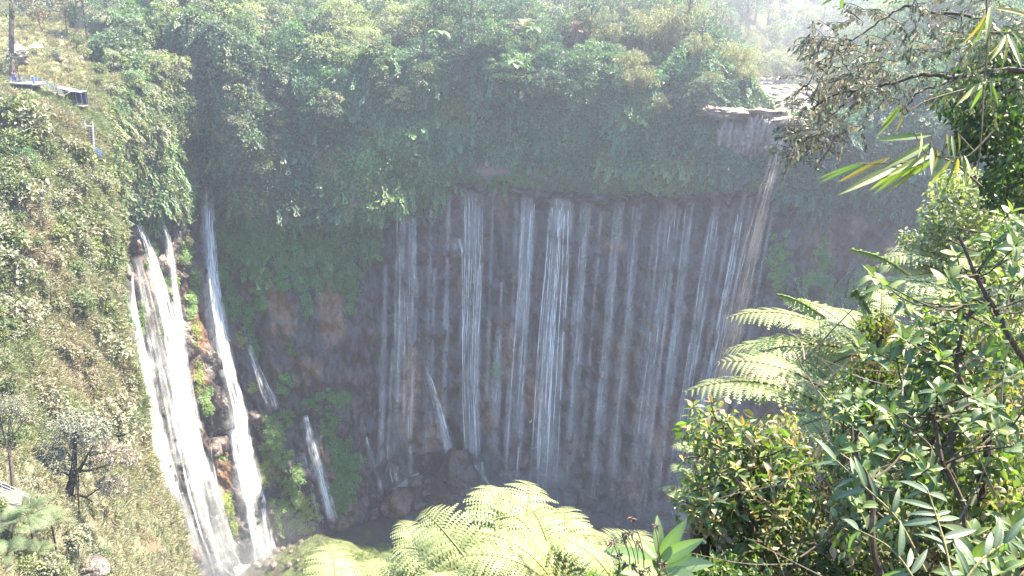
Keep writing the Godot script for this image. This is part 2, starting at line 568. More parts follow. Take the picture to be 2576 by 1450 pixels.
# ---------------------------------------------------------------- where a line of sight meets a sheet (used to set things down on it)
var buckets := {}
func index_grid(key: String, g: Grid) -> void:
	var d := {}
	var pr := PackedVector3Array()
	for k in g.p.size():
		var q := to_px(g.p[k])
		pr.append(q)
		if q.z < 0.5 or absf(q.x - 1288.0) > 2400.0 or absf(q.y - 725.0) > 1800.0: continue
		var c := Vector2i(int(floor(q.x / 40.0)), int(floor(q.y / 40.0)))
		if not d.has(c): d[c] = []
		d[c].append(k)
	buckets[key] = [g, pr, d]
func hit(key: String, px: float, py: float) -> Array:     # [point, normal]
	var b: Array = buckets[key]
	var g: Grid = b[0]
	var pr: PackedVector3Array = b[1]
	var d: Dictionary = b[2]
	var best := -1
	var score := 1e9
	var cx := int(floor(px / 40.0))
	var cy := int(floor(py / 40.0))
	for reach in [1, 3, 6]:
		for y in range(cy - reach, cy + reach + 1):
			for x in range(cx - reach, cx + reach + 1):
				if not d.has(Vector2i(x, y)): continue
				for k in d[Vector2i(x, y)]:
					var q := pr[k]
					var e := Vector2(q.x - px, q.y - py).length()
					var sc := e + maxf(0.0, q.z - 60.0) * 0.35
					if sc < score:
						score = sc
						best = k
		if best >= 0: break
	if best < 0: return [at(px, py, 200.0), Vector3.BACK]
	# slide from the nearest vertex on to the line of sight, along the sheet
	var p := g.p[best]
	var n := g.nn[best]
	var dir := (at(px, py, 1.0) - cam_pos).normalized()
	var den := dir.dot(n)
	if absf(den) > 0.15:
		var r := cam_pos + dir * ((p - cam_pos).dot(n) / den)
		if r.distance_to(p) < 4.0: p = r
	return [p, n]

# ---------------------------------------------------------------- falling water
func make_water_materials() -> void:
	for k in 3:
		var m := mat(Color.WHITE, 0.55, Color(0.75, 0.75, 0.75))
		m.transparency = BaseMaterial3D.TRANSPARENCY_ALPHA
		m.albedo_texture = noise_tex(0.035, Color(1, 1, 1, [0.25, 0.02, 0.0][k]), Color(1, 1, 1, 1), 21 + k, 512, false, FastNoiseLite.TYPE_SIMPLEX, 4)
		if k > 0:
			var g: Gradient = (m.albedo_texture as NoiseTexture2D).color_ramp
			g.set_offset(0, 0.25); g.set_offset(1, 0.72)
		m.uv1_scale = Vector3(1, 1, 1)
		M["water%d" % k] = m

# one ribbon of water down a line of points; p: centre line, side: across the wall, outward: away from it
func ribbon(g: Geo, pts: PackedVector3Array, outs: PackedVector3Array, w0: float, w1: float, off: float, lat0: float, lat1: float, op: float, col: Color, wob: float, sd: float, t0 := 0.0, t1 := 1.0) -> void:
	var n := pts.size() - 1
	var rows := maxi(10, int(n * (t1 - t0)))
	var base := g.v.size()
	var run := 0.0
	for r in rows + 1:
		var s := float(r) / rows
		var t := lerpf(t0, t1, s)
		var x := t * n
		var k := mini(int(x), n - 1)
		var p := pts[k].lerp(pts[k + 1], x - k)
		var d := (pts[k + 1] - pts[k]).normalized()
		var o := outs[k].lerp(outs[k + 1], x - k).normalized()
		var side := d.cross(o).normalized()
		if r > 0: run += (pts[n] - pts[0]).length() * (t1 - t0) / rows
		var w := lerpf(w0, w1, s) * (1.0 + 0.35 * n1.get_noise_2d(sd * 77.0 + 5.0, run * 4.0) + 0.15 * n1.get_noise_2d(sd * 31.0, run * 30.0))
		var la := lerpf(lat0, lat1, s) + wob * (0.35 + 1.3 * t) * (n1.get_noise_2d(sd * 191.0, run * 3.0) + 0.25 * n1.get_noise_2d(sd * 91.0, run * 18.0))
		var fade := smooth(0.0, 0.03, s) * smooth(1.0, 0.88, s)
		var along := clampf(0.72 + 0.75 * n1.get_noise_2d(run * 6.0, sd * 53.0) + (0.7 * n1.get_noise_2d(run * 28.0, sd * 71.0) if wob > 0.25 else 0.0), 0.12, 1.0)
		for q in 7:
			var e := (q - 3) / 3.0
			g.v.append(p + side * (la + e * w * 0.5) + o * (off + (1.0 - e * e) * w * 0.16))
			var a := op * pow(1.0 - e * e, 0.8) * fade * along
			g.c.append(Color(col.r, col.g, col.b, a))
			g.uv.append(Vector2((la + e * w * 0.5) * 0.30 + sd * 0.37, run * 0.0065 + sd * 0.71))
		if r > 0:
			for q in 6:
				var b0 := base + (r - 1) * 7 + q
				for e in [b0, b0 + 1, b0 + 8, b0, b0 + 8, b0 + 7]: g.i.append(e)

# px path: [px, py, width in metres]
func waterfall(pathpx: Array, strands: int, op: float, label: String, group := "", col := Color(0.80, 0.83, 0.86), wob := 0.5, off := 1.3, veil := 0.35, called := "waterfall", full := 1.0) -> Node3D:
	var ctl := []
	var outs := []
	var n := pathpx.size()
	var len_px := 0.0
	for k in n - 1: len_px += Vector2(pathpx[k + 1][0] - pathpx[k][0], pathpx[k + 1][1] - pathpx[k][1]).length()
	var stops := maxi(4, int(len_px / 65.0))
	var w0: float = pathpx[0][2]
	var w1: float = pathpx[n - 1][2]
	var px_pts := []
	for q in pathpx: px_pts.append(Vector3(q[0], q[1], 0))
	for k in stops + 1:
		var c := curve(px_pts, float(k) / stops)
		var h := hit("wall", c.x, c.y)
		var nn: Vector3 = h[1]
		nn = Vector3(nn.x, nn.y * 0.2, nn.z).normalized().lerp((Vector3(-5, 0, -115) - Vector3(h[0].x, 0, h[0].z)).normalized(), 0.5)
		ctl.append(h[0]); outs.append(nn)
	var mean := Vector3.ZERO
	for e in outs: mean += e
	for k in outs.size(): outs[k] = mean.normalized()
	# water does not follow every hollow
	for pass_ in 2:
		var c2 := ctl.duplicate()
		for k in range(1, ctl.size() - 1):
			var m: Vector3 = (ctl[k - 1] + ctl[k + 1]) * 0.5
			c2[k] = ctl[k].lerp(m, 0.5)
		ctl = c2
	for k in ctl.size():      # the stream keeps to its own line on the way down
		var c := curve(px_pts, float(k) / stops)
		ctl[k] = at(c.x, c.y, to_px(ctl[k]).z)
	var rows := maxi(24, int(len_px / 9.0))
	var pts := path(ctl, rows)
	var op_outs := path(outs, rows)
	var o := thing(called, Vector3.ZERO, label, "waterfall", group)
	var sd := rnd(0, 50)
	if veil > 0.0:
		var g := Geo.new()
		ribbon(g, pts, op_outs, w0 * 1.0, w1 * 1.25, off, 0, 0, op * veil, col, wob * 0.4, sd)
		part("veil", g.mesh(M.water0), o)
	for s in strands:
		var g := Geo.new()
		var l0 := (float(s) + rnd(0.2, 0.8)) / strands - 0.5
		var l1 := clampf(l0 + rnd(-0.09, 0.09), -0.5, 0.5)
		var t0 := 0.0 if s == 0 else rnd(0.0, 0.12) if rnd() < 0.6 else rnd(0.1, 0.5)
		var t1 := 1.0 if s == 0 else rnd(0.75, 1.0) if rnd() < 0.7 else rnd(t0 + 0.25, 0.8)
		ribbon(g, pts, op_outs, w0 / strands * rnd(0.5, 1.6) * full, w1 / strands * rnd(0.6, 1.9) * full, off + 0.25 + 0.22 * s, l0 * w0 * 0.85, l1 * w1 * 0.9, op * rnd(0.45, 1.0), col, wob, sd + s + 1.0, t0, t1)
		part("strand", g.mesh(M.water1 if s % 2 == 0 else M.water2), o)
	return o

func build_water() -> void:
	make_water_materials()
	var white := Color(0.86, 0.88, 0.90)
	# the three cascades on the left
	waterfall([[326, 548, 2.0], [352, 610, 2.6], [392, 740, 3.6], [424, 900, 5.5], [455, 1080, 7.5], [505, 1270, 8.5], [560, 1460, 9.0]], 17, 1.0, "sunlit white cascade starting beneath the bushy left hillside, right half of the widest fall", "", white, 0.55, 1.2, 0.42, "waterfall", 2.1)
	waterfall([[316, 655, 1.6], [322, 760, 2.4], [345, 900, 3.2], [370, 1050, 4.5], [415, 1230, 6.0], [480, 1460, 7.0]], 14, 1.0, "sunlit white cascade hugging the grassy hillside, outermost on the left", "", white, 0.5, 1.0, 0.42, "waterfall", 2.1)
	waterfall([[382, 532, 0.9], [408, 585, 1.2], [422, 660, 1.8], [440, 810, 2.6], [462, 980, 3.4], [500, 1150, 4.0], [560, 1330, 3.6]], 4, 0.72, "thin misty fall dropping between two mossy bulges left of the tall white fall", "", white, 0.3, 1.2, 0.7, "waterfall", 1.6)
	waterfall([[510, 474, 4.6], [514, 600, 5.6], [526, 740, 6.6], [552, 880, 6.8], [580, 1000, 7.4], [597, 1100, 6.2], [611, 1190, 5.4], [622, 1250, 5.0]], 16, 1.0, "tallest bright white fall leaping from the notch between two leafy buttresses", "", white, 0.35, 1.8, 0.6, "waterfall", 2.1)
	waterfall([[588, 1050, 6.0], [606, 1160, 5.8], [630, 1280, 6.2], [655, 1420, 6.5]], 12, 1.0, "lower white cascade splitting round boulders under the tallest left fall", "", white, 0.7, 1.5, 0.42, "waterfall", 2.1)
	waterfall([[520, 1120, 1.4], [540, 1250, 1.8], [575, 1360, 1.5], [600, 1440, 1.2]], 3, 0.8, "narrow trickle down the brown rock rib between the two left cascades", "", white, 0.8, 1.0, 0.2)
	waterfall([[620, 862, 0.8], [640, 925, 2.2], [668, 990, 4.0], [684, 1032, 4.2]], 5, 0.6, "small shaded cascade fanning over a dark step right of the tallest left fall", "", white, 0.6, 0.9, 0.5, "waterfall", 1.5)
	waterfall([[760, 1040, 1.8], [780, 1120, 2.2], [805, 1210, 2.6], [832, 1312, 3.2]], 4, 0.85, "slender white cascade between two bright green mossy banks", "", white, 0.5, 1.0, 0.6, "waterfall", 1.6)
	waterfall([[752, 1090, 0.8], [770, 1180, 1.2], [790, 1260, 1.8], [815, 1320, 1.6]], 3, 0.6, "faint trickle along the mossy bank left of the slender cascade", "", white, 0.6, 0.9, 0.2)
	waterfall([[790, 1050, 0.5], [800, 1120, 0.7], [810, 1190, 0.9]], 2, 0.5, "short thin trickle joining the slender cascade from the right", "", white, 0.4, 0.9, 0.2)
	waterfall([[336, 640, 2.5], [372, 800, 4.0], [405, 960, 5.0], [440, 1130, 6.0], [500, 1330, 6.5]], 8, 0.5, "misty veil filling the gap inside the widest left cascade", "", white, 0.4, 0.9, 0.5, "waterfall", 1.6)
	# the curtain on the great wall
	waterfall([[1020, 520, 5.5], [1018, 800, 6.0], [1012, 1230, 6.5]], 9, 0.44, "leftmost broad veil of the long shaded curtain, below an overhanging green bush", "", white, 0.08)
	waterfall([[1037, 540, 1.4], [1038, 660, 2.0], [1040, 760, 1.5]], 2, 0.55, "short bright jet just right of the overhanging green bush", "", white, 0.3, 2.0)
	waterfall([[1188, 472, 7.4], [1186, 700, 8.0], [1180, 900, 7.0], [1188, 1170, 6.0]], 17, 0.74, "wide veil with a frothing ledge near its top, above the pointed rock", "", white, 0.07)
	waterfall([[1152, 592, 2.6], [1165, 640, 3.0]], 3, 0.6, "frothy spill over the little ledge of the wide veil", "", white, 0.6, 2.4)
	waterfall([[1328, 482, 4.8], [1318, 700, 4.4], [1300, 950, 3.8], [1282, 1235, 4.8]], 9, 0.58, "two-stranded fall under the bare earth scar, left of the brightest fall", "", white, 0.07)
	waterfall([[1416, 492, 6.0], [1408, 650, 6.4], [1392, 880, 6.2], [1372, 1240, 7.6]], 18, 1.0, "brightest and thickest fall in the middle of the shaded curtain", "", white, 0.08)
	waterfall([[1478, 500, 3.2], [1462, 700, 2.6], [1442, 950, 2.4], [1415, 1235, 3.0]], 6, 0.5, "medium fall close to the right of the brightest fall", "", white, 0.07)
	waterfall([[1560, 500, 3.2], [1542, 720, 3.0], [1516, 1010, 3.0], [1490, 1270, 3.2]], 6, 0.42, "pale fall over the ochre rock in the middle right of the curtain", "", white, 0.07)
	waterfall([[1612, 500, 2.4], [1590, 760, 2.4], [1565, 1020, 2.6], [1535, 1285, 3.2]], 5, 0.46, "slim fall passing the right edge of the central ochre rock", "", white, 0.07)
	waterfall([[1692, 500, 4.0], [1668, 740, 4.4], [1638, 1000, 4.2], [1605, 1315, 4.6]], 8, 0.5, "smooth grey veil left of the second ochre rock", "", white, 0.07)
	waterfall([[1742, 498, 2.8], [1712, 760, 2.4], [1676, 1060, 2.2], [1640, 1340, 2.4]], 4, 0.45, "thin fall crossing the second ochre rock", "", white, 0.07)
	waterfall([[1808, 496, 2.8], [1768, 760, 3.2], [1728, 1020, 3.0], [1688, 1330, 3.0]], 6, 0.5, "broad grey strand next but two to the brown river fall", "", white, 0.07)
	waterfall([[1880, 478, 1.8], [1856, 620, 1.8], [1820, 820, 1.8], [1786, 990, 1.9], [1700, 1420, 2.2]], 3, 0.85, "crisp white cord of water just left of the brown river fall", "", white, 0.07)
	waterfall([[1978, 350, 1.4], [1968, 410, 1.8], [1942, 500, 2.4], [1908, 640, 3.0], [1872, 800, 3.8], [1836, 960, 4.2], [1765, 1400, 5.0]], 11, 1.0, "muddy brown fall pouring from the river on the upper right", "", Color(0.68, 0.50, 0.37), 0.12, 2.4, 0.95, "waterfall", 1.5)
	waterfall([[1070, 918, 0.4], [1092, 985, 0.8], [1112, 1070, 1.8], [1130, 1142, 4.0]], 4, 0.8, "white diagonal jet widening as it lands on the pointed rock", "", white, 0.3, 1.8, 0.5)
	waterfall([[1200, 1150, 3.0], [1205, 1195, 3.0], [1232, 1232, 3.5]], 3, 0.7, "spray running off the right shoulder of the pointed rock", "", white, 0.5, 2.2, 0.5)
	waterfall([[905, 1050, 0.5], [915, 1120, 1.0], [940, 1245, 2.2]], 3, 0.5, "branching trickles over dark rock right of the hanging green vines", "", white, 1.2, 0.9, 0.1)
	waterfall([[985, 1150, 2.0], [1000, 1235, 2.6]], 4, 0.5, "little cascade at the foot of the leftmost veil", "", white, 0.5, 1.6, 0.3)
	# countless thin threads between them
	for k in 34:
		var px := 950.0 + 1010.0 * (k + rnd(0.1, 0.9)) / 34.0
		var u := lip_u(px)
		var top := to_px(wall.pt(u, 0.36))
		var bot := to_px(wall.pt(u, 0.85))
		var y0 := top.y + (rnd(0, 30) if rnd() < 0.7 else rnd(60, 380))
		var y1 := bot.y - rnd(0, 60) if rnd() < 0.7 else lerpf(y0, bot.y, rnd(0.4, 0.8))
		var f := func(y: float) -> float: return lerpf(top.x, bot.x, (y - top.y) / (bot.y - top.y))
		waterfall([[f.call(y0), y0, rnd(0.5, 1.4)], [f.call((y0 + y1) * 0.5), (y0 + y1) * 0.5, rnd(0.6, 1.8)], [f.call(y1), y1, rnd(0.8, 2.4)]], 1, rnd(0.18, 0.38), "faint thread of falling water on the dark wall among the broader falls", "thin threads of the waterfall curtain", white, 0.06, 0.9, 0.5, "thin_waterfall")

# ---------------------------------------------------------------- plants on the far side of the gorge
const DARK := Color(0.040, 0.095, 0.050)
const MID := Color(0.078, 0.150, 0.060)
const LIME := Color(0.175, 0.22, 0.085)
const GREY := Color(0.19, 0.205, 0.145)
const BLUE := Color(0.050, 0.110, 0.080)
const STRAW := Color(0.235, 0.212, 0.16)
const RUST := Color(0.200, 0.140, 0.095)

# leaves on a lumpy shell round o
func lobe(g: Geo, o: Vector3, r: Vector3, n: int, l: float, tone: Color, hang := 0.35, wide := 0.6, low := -0.35) -> void:
	for k in n:
		var d := rdir()
		if d.y < low: d.y = -d.y * 0.6
		d = d.normalized()
		var p := o + d * r * (0.62 + 0.42 * rnd())
		var f := (d + rdir() * 0.8 + Vector3.DOWN * hang).normalized()
		g.leaf(p, f, d * 0.5 + Vector3.UP * 0.8 + rdir() * 0.6, l * rnd(0.65, 1.3), l * wide * rnd(0.7, 1.2), shade(tone, 0.32))

var clumps := []       # leaf clumps, about 1 m in radius, white: tinted copy by copy
var trails := []       # hanging ones
var tufts := []        # grass
func make_clumps() -> void:
	for k in 4:
		var g := Geo.new()
		for q in 3:
			lobe(g, rdir() * Vector3(0.6, 0.3, 0.6), Vector3(0.75, 0.6, 0.75) * rnd(0.8, 1.2), 22, 0.52, Color(0.9, 0.9, 0.9), 0.3, 0.72)
		clumps.append(g.mesh(M.leaf))
	for k in 3:
		var g := Geo.new()
		for q in 44:
			var t := rnd()
			var p := Vector3(rnd(-0.55, 0.55) * (1.0 - t * 0.5), 0.35 + rnd(-0.15, 0.3) * (1 - t), 0.6 - t * 2.6)
			g.leaf(p, (Vector3(rnd(-0.5, 0.5), rnd(-0.1, 0.4), -1.0)).normalized(), Vector3(rnd(-0.6, 0.6), 1, 0.3).normalized(), 0.42 * rnd(0.7, 1.2), 0.28, shade(Color(0.9, 0.9, 0.9), 0.3))
		trails.append(g.mesh(M.leaf))
	for k in 3:
		var g := Geo.new()
		for q in 16:
			var d := Vector3(rnd(-0.7, 0.7), 1.0, rnd(-0.7, 0.7)).normalized()
			g.blade(Vector3(rnd(-0.35, 0.35), -0.05, rnd(-0.35, 0.35)), d, Vector3(rnd(-1, 1), 0.2, rnd(-1, 1)), rnd(0.5, 1.1), 0.11, rnd(0.5, 1.4), 3, 0.2, shade(Color(0.9, 0.9, 0.9), 0.2), shade(Color(1.0, 0.98, 0.9), 0.2))
		tufts.append(g.mesh(M.leaf))

# turns a clump so that it grows out of a steep face: y away from it, -z hanging down
func hang_basis(nrm: Vector3, sc: Vector3, jitter := 0.4) -> Basis:
	var n := (nrm + rdir() * jitter).normalized()
	var z := (Vector3.UP - n * n.y).normalized()
	if z.length() < 0.5: z = Vector3.FORWARD
	var x := n.cross(z).normalized()
	return Basis(x, n, z) * Basis.from_scale(sc)

const DRAPE := [[540, 552], [575, 640], [620, 700], [665, 715], [720, 700], [790, 720], [860, 730], [905, 680], [950, 600], [975, 525], [1010, 520], [1060, 545], [1090, 520], [1130, 475], [1300, 480], [1460, 500], [1520, 490], [1640, 496], [1860, 492], [1960, 500], [2010, 560], [2080, 540], [2180, 520], [2300, 560], [2400, 600]]
func drape(px: float) -> float:
	for k in DRAPE.size() - 1:
		if px < DRAPE[k + 1][0]:
			return lerpf(DRAPE[k][1], DRAPE[k + 1][1], clampf((px - DRAPE[k][0]) / float(DRAPE[k + 1][0] - DRAPE[k][0]), 0, 1))
	return 600.0

func build_cliff_growth() -> void:
	var xf := [[], [], [], [], [], [], []]
	var cc := [[], [], [], [], [], [], []]
	var k := 0
	var tries := 0
	while k < 17000 and tries < 90000:
		tries += 1
		var u := rnd(0.07, 0.995)
		var v := rnd(0.02, 0.72)
		var p := wall.pt(u, v)
		var q := to_px(p)
		if q.x < 240 or q.x > 2560: continue
		var nrm := wall.nrm(u, v)
		var above := v < VEG
		var gap := nz.get_noise_3d(p.x * 3.2, p.y * 2.4, p.z * 3.2)
		if above:
			if bare_rock(q) > 0.15 + rnd(0, 0.25): continue
			if v > VEG - 0.010 and q.x > 1120 and q.x < 1960: continue
			if q.y > 340 and absf(q.x - (1978.0 - (q.y - 350.0) * 0.24)) < 26.0: continue
			if v > VEG - 0.03 and ((q.x > 480 and q.x < 540) or (q.x > 300 and q.x < 350)): continue
			if gap < -0.34 and rnd() < 0.75: continue
			if Vector2((q.x - 1240.0) / 62.0, (q.y - 425.0) / 22.0).length() < 0.9 + gap: continue
			if Vector2((q.x - 735.0) / 20.0, (q.y - 310.0) / 70.0).length() < 0.9: continue
			if Vector2((q.x - 522.0) / 26.0, (q.y - 350.0) / 95.0).length() < 0.8 and rnd() < 0.85: continue
		else:
			var over := q.y - drape(q.x)
			if q.x < 545: 
				if v > 0.37 or rnd() < 0.4: continue
			elif over > 26.0 * gap + rnd(-14, 14): 
				if q.x > 1985 and q.y < 790 and gap > 0.02 + 0.2 * smooth(560, 800, q.y): pass
				else: continue
			elif q.x > 1130 and q.x < 1960 and over > -12.0: continue
		# tone by place: brighter greens low down and where water keeps the rock wet
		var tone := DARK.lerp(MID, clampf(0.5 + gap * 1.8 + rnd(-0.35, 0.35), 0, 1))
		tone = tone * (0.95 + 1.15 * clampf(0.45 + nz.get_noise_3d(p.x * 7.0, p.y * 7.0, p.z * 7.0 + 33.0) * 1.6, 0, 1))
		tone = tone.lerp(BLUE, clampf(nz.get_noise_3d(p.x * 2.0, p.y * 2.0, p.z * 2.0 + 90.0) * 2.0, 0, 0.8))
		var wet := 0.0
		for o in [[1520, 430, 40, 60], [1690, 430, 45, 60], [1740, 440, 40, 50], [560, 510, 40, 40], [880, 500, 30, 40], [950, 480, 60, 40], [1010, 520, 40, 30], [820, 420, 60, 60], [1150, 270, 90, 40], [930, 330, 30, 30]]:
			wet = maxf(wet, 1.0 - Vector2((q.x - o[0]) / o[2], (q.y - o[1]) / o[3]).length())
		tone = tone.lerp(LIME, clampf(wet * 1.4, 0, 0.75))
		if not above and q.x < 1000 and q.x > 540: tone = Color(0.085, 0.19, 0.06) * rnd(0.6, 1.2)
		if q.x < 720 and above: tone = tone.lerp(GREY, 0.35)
		if rnd() < 0.02: tone = STRAW
		var sz := rnd(0.85, 1.75) * (1.15 if above else 0.75)
		var kind := rng.randi() % 4
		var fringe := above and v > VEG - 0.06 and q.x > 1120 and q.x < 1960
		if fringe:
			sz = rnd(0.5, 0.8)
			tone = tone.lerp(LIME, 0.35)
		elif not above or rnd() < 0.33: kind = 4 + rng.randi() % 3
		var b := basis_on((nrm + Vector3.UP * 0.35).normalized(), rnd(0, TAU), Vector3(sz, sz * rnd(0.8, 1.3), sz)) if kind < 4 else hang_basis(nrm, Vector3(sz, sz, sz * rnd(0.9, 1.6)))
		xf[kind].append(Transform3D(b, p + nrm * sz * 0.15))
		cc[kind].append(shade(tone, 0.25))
		k += 1
	for e in 2600:
		var u := rnd(0.70, 0.995)
		var v := rnd(0.12, 0.62)
		var p := hill.pt(u, v)
		var q := to_px(p)
		if q.x < 235 + 60.0 * smooth(420, 520, q.y): continue
		if q.x > 300 and q.y > 505: continue
		var sz := rnd(0.9, 1.7)
		var kind := rng.randi() % 7
		var nrm := hill.nrm(u, v)
		var b := basis_on((nrm + Vector3.UP * 0.35).normalized(), rnd(0, TAU), Vector3(sz, sz, sz)) if kind < 4 else hang_basis(nrm, Vector3(sz, sz, sz * rnd(0.9, 1.6)))
		xf[kind].append(Transform3D(b, p + nrm * sz * 0.15))
		cc[kind].append(shade([GREY, MID, LIME, MID][rng.randi() % 4], 0.25))
	var o := thing("cliff_foliage", Vector3.ZERO, "dense creepers and shrubs cloaking the cliff above the falls", "foliage")
	o.set_meta("kind", "stuff")
	for a in 7:
		scatter("leaf_clumps" if a < 4 else "hanging_creepers", (clumps + trails)[a], xf[a], cc[a], o).name = ("leaf_clumps_%03d" if a < 4 else "hanging_creepers_%03d") % (a + 1)

const MOSS := [[560, 585, 20, 48, 0], [598, 610, 26, 70, 0], [640, 630, 26, 70, 0], [575, 690, 22, 40, 0], [630, 800, 14, 50, 0], [655, 745, 20, 40, 0], [735, 700, 52, 28, 0], [800, 690, 36, 26, 0], [862, 692, 34, 26, 0], [886, 745, 11, 55, 0], [900, 570, 17, 38, 0], [932, 545, 22, 22, 0], [942, 610, 13, 50, 0], [890, 600, 8, 40, 0], [772, 775, 9, 38, 0], [716, 965, 16, 24, 0], [735, 880, 9, 24, 0], [1250, 930, 10, 20, 0], [1962, 650, 20, 85, 0], [2070, 650, 18, 60, 0], [2040, 700, 22, 14, 0],
	[700, 1065, 44, 36, 1], [688, 1125, 26, 44, 1], [668, 1180, 13, 46, 2], [728, 1195, 34, 50, 1], [722, 1280, 46, 56, 1], [772, 1290, 22, 52, 2], [820, 1010, 55, 22, 0], [855, 1000, 34, 10, 0], [826, 1080, 18, 46, 0], [852, 1150, 22, 54, 0], [866, 1220, 22, 56, 0], [893, 1180, 13, 50, 0], [852, 1275, 18, 28, 1], [607, 852, 9, 20, 2], [635, 978, 9, 14, 2], [314, 840, 10, 34, 2], [411, 740, 7, 44, 1], [572, 1270, 12, 48, 2], [552, 1140, 8, 18, 1], [590, 1330, 6, 16, 2], [492, 840, 6, 34, 2], [480, 760, 8, 40, 1], [408, 780, 9, 60, 1], [440, 720, 8, 30, 1], [300, 700, 10, 50, 1], [306, 780, 10, 40, 1], [355, 800, 6, 40, 1], [490, 720, 8, 40, 1], [500, 950, 7, 50, 2], [520, 1010, 8, 40, 1], [375, 640, 14, 30, 1], [465, 640, 16, 30, 1], [640, 880, 10, 24, 0], [590, 760, 20, 40, 0], [680, 640, 40, 50, 0], [750, 620, 50, 60, 0], [820, 600, 50, 60, 0], [700, 560, 40, 40, 0]]
const MOSS_SAY := ["deep green mat of moss hanging on the shaded wet cliff", "fresh green cushion of moss and fern on the sunlit rock by the falls", "yellow-green moss strip on brown rock at the edge of the white water"]
func build_moss() -> void:
	for m in MOSS:
		var tone: Color = [Color(0.085, 0.23, 0.06), Color(0.14, 0.25, 0.07), Color(0.23, 0.28, 0.06)][m[4]]
		var xf := []
		var cc := []
		var n := int(clampf(m[2] * m[3] * 0.085, 14, 170))
		var spots := []
		for k in mini(n, 26):        # a few sure footings, the rest round them
			var a := rnd(0, TAU)
			var r := sqrt(rnd())
			spots.append(hit("wall", m[0] + cos(a) * r * m[2], m[1] + sin(a) * r * m[3]))
		for k in n:
			var h: Array = spots[k % spots.size()]
			var nn: Vector3 = h[1]
			var sz := rnd(0.5, 0.95)
			var p: Vector3 = h[0] + (rdir() - nn * 0.3) * Vector3(1.3, 1.6, 1.3) * (0.0 if k < spots.size() else 1.0)
			xf.append(Transform3D(basis_on((nn + Vector3.UP * 0.3).normalized(), rnd(0, TAU), Vector3(sz, sz * 0.7, sz)), p + nn * 0.1))
			cc.append(shade(tone, 0.22))
		var o := thing("moss_patch", spots[0][0], MOSS_SAY[m[4]], "moss", "moss patches on the wet rock")
		for q in xf.size(): xf[q].origin -= o.position
		scatter("moss", clumps[rng.randi() % 4], xf, cc, o)

# ---- bushes and trees: a few of each kind built once, then copied
var bush_kinds := {}
func make_bush(key: String, tone: Color, leaf: float, dense: int, tall: float, tone2 := Color.BLACK) -> void:
	bush_kinds[key] = []
	for k in 3:
		var g := Geo.new()
		for q in 7:
			var a := rnd(0, TAU)
			var d := Vector3(cos(a) * rnd(0.15, 0.62), rnd(0.25, 0.85) * tall, sin(a) * rnd(0.15, 0.62))
			lobe(g, d, Vector3(0.42, 0.36, 0.42) * rnd(0.75, 1.15), dense, leaf, tone if tone2 == Color.BLACK or rnd() < 0.65 else tone2, 0.25, 0.6)
		var st := Geo.new()
		for q in 4:
			var e := Vector3(rnd(-0.5, 0.5), rnd(0.5, 0.9) * tall, rnd(-0.5, 0.5))
			st.tube(path([Vector3(0, -0.3, 0), e * 0.5 + Vector3(0, 0.05, 0), e], 3), taper(3, 0.035, 0.012), 4, Color(0.13, 0.10, 0.075))
		bush_kinds[key].append([g.mesh(M.leaf), st.mesh(M.bark)])
func bush(key: String, p: Vector3, r: float, label: String, group := "", called := "bush", cat_ := "bush") -> Node3D:
	var o := thing(called, p, label, cat_, group)
	var k: Array = bush_kinds[key][rng.randi() % 3]
	part("foliage", k[0], o)
	part("stem", k[1], o)
	o.basis = Basis.from_euler(Vector3(0, rnd(0, TAU), 0)) * Basis.from_scale(Vector3(r, r * rnd(0.8, 1.15), r))
	return o

var tree_kinds := {}
func make_tree(key: String, h: float, cr: float, tone: Color, tone2: Color, leaf: float, lobes: int, per: int, low: float, bark := Color(0.16, 0.135, 0.11), variants := 3) -> void:
	tree_kinds[key] = []
	for k in variants:
		var cg := Geo.new()
		var tg := Geo.new()
		var lean := Vector3(rnd(-0.08, 0.08), 1, rnd(-0.08, 0.08)) * h
		var tr := path([Vector3(0, -1.5, 0), lean * 0.35 + Vector3(rnd(-0.3, 0.3), 0, rnd(-0.3, 0.3)), lean * 0.7, lean * 0.96], 8)
		tg.tube(tr, taper(8, 0.028 * h, 0.006 * h), 7, bark)
		for q in lobes:
			var t := lerpf(low, 1.0, (q + rnd()) / lobes)
			var a := q * 2.4 + rnd(-0.5, 0.5)
			var reach := cr * (1.05 - 0.75 * pow(absf((t - low) / (1.0 - low) - 0.35), 1.2)) * rnd(0.55, 1.0)
			var base := curve([tr[0], tr[2], tr[4], tr[6], tr[8]], clampf(t - 0.12, 0.2, 1))
			var e := lean * t + Vector3(cos(a) * reach, rnd(0.0, 0.1) * h, sin(a) * reach)
			tg.tube(path([base, base.lerp(e, 0.5) + Vector3.UP * 0.03 * h, e], 4), taper(4, 0.010 * h, 0.003 * h), 4, bark)
			var s := cr * rnd(0.30, 0.52)
			lobe(cg, e, Vector3(s, s * 0.72, s), per, leaf, tone if rnd() < 0.6 else tone2, 0.35, 0.62)
		tree_kinds[key].append([cg.mesh(M.leaf), tg.mesh(M.bark)])
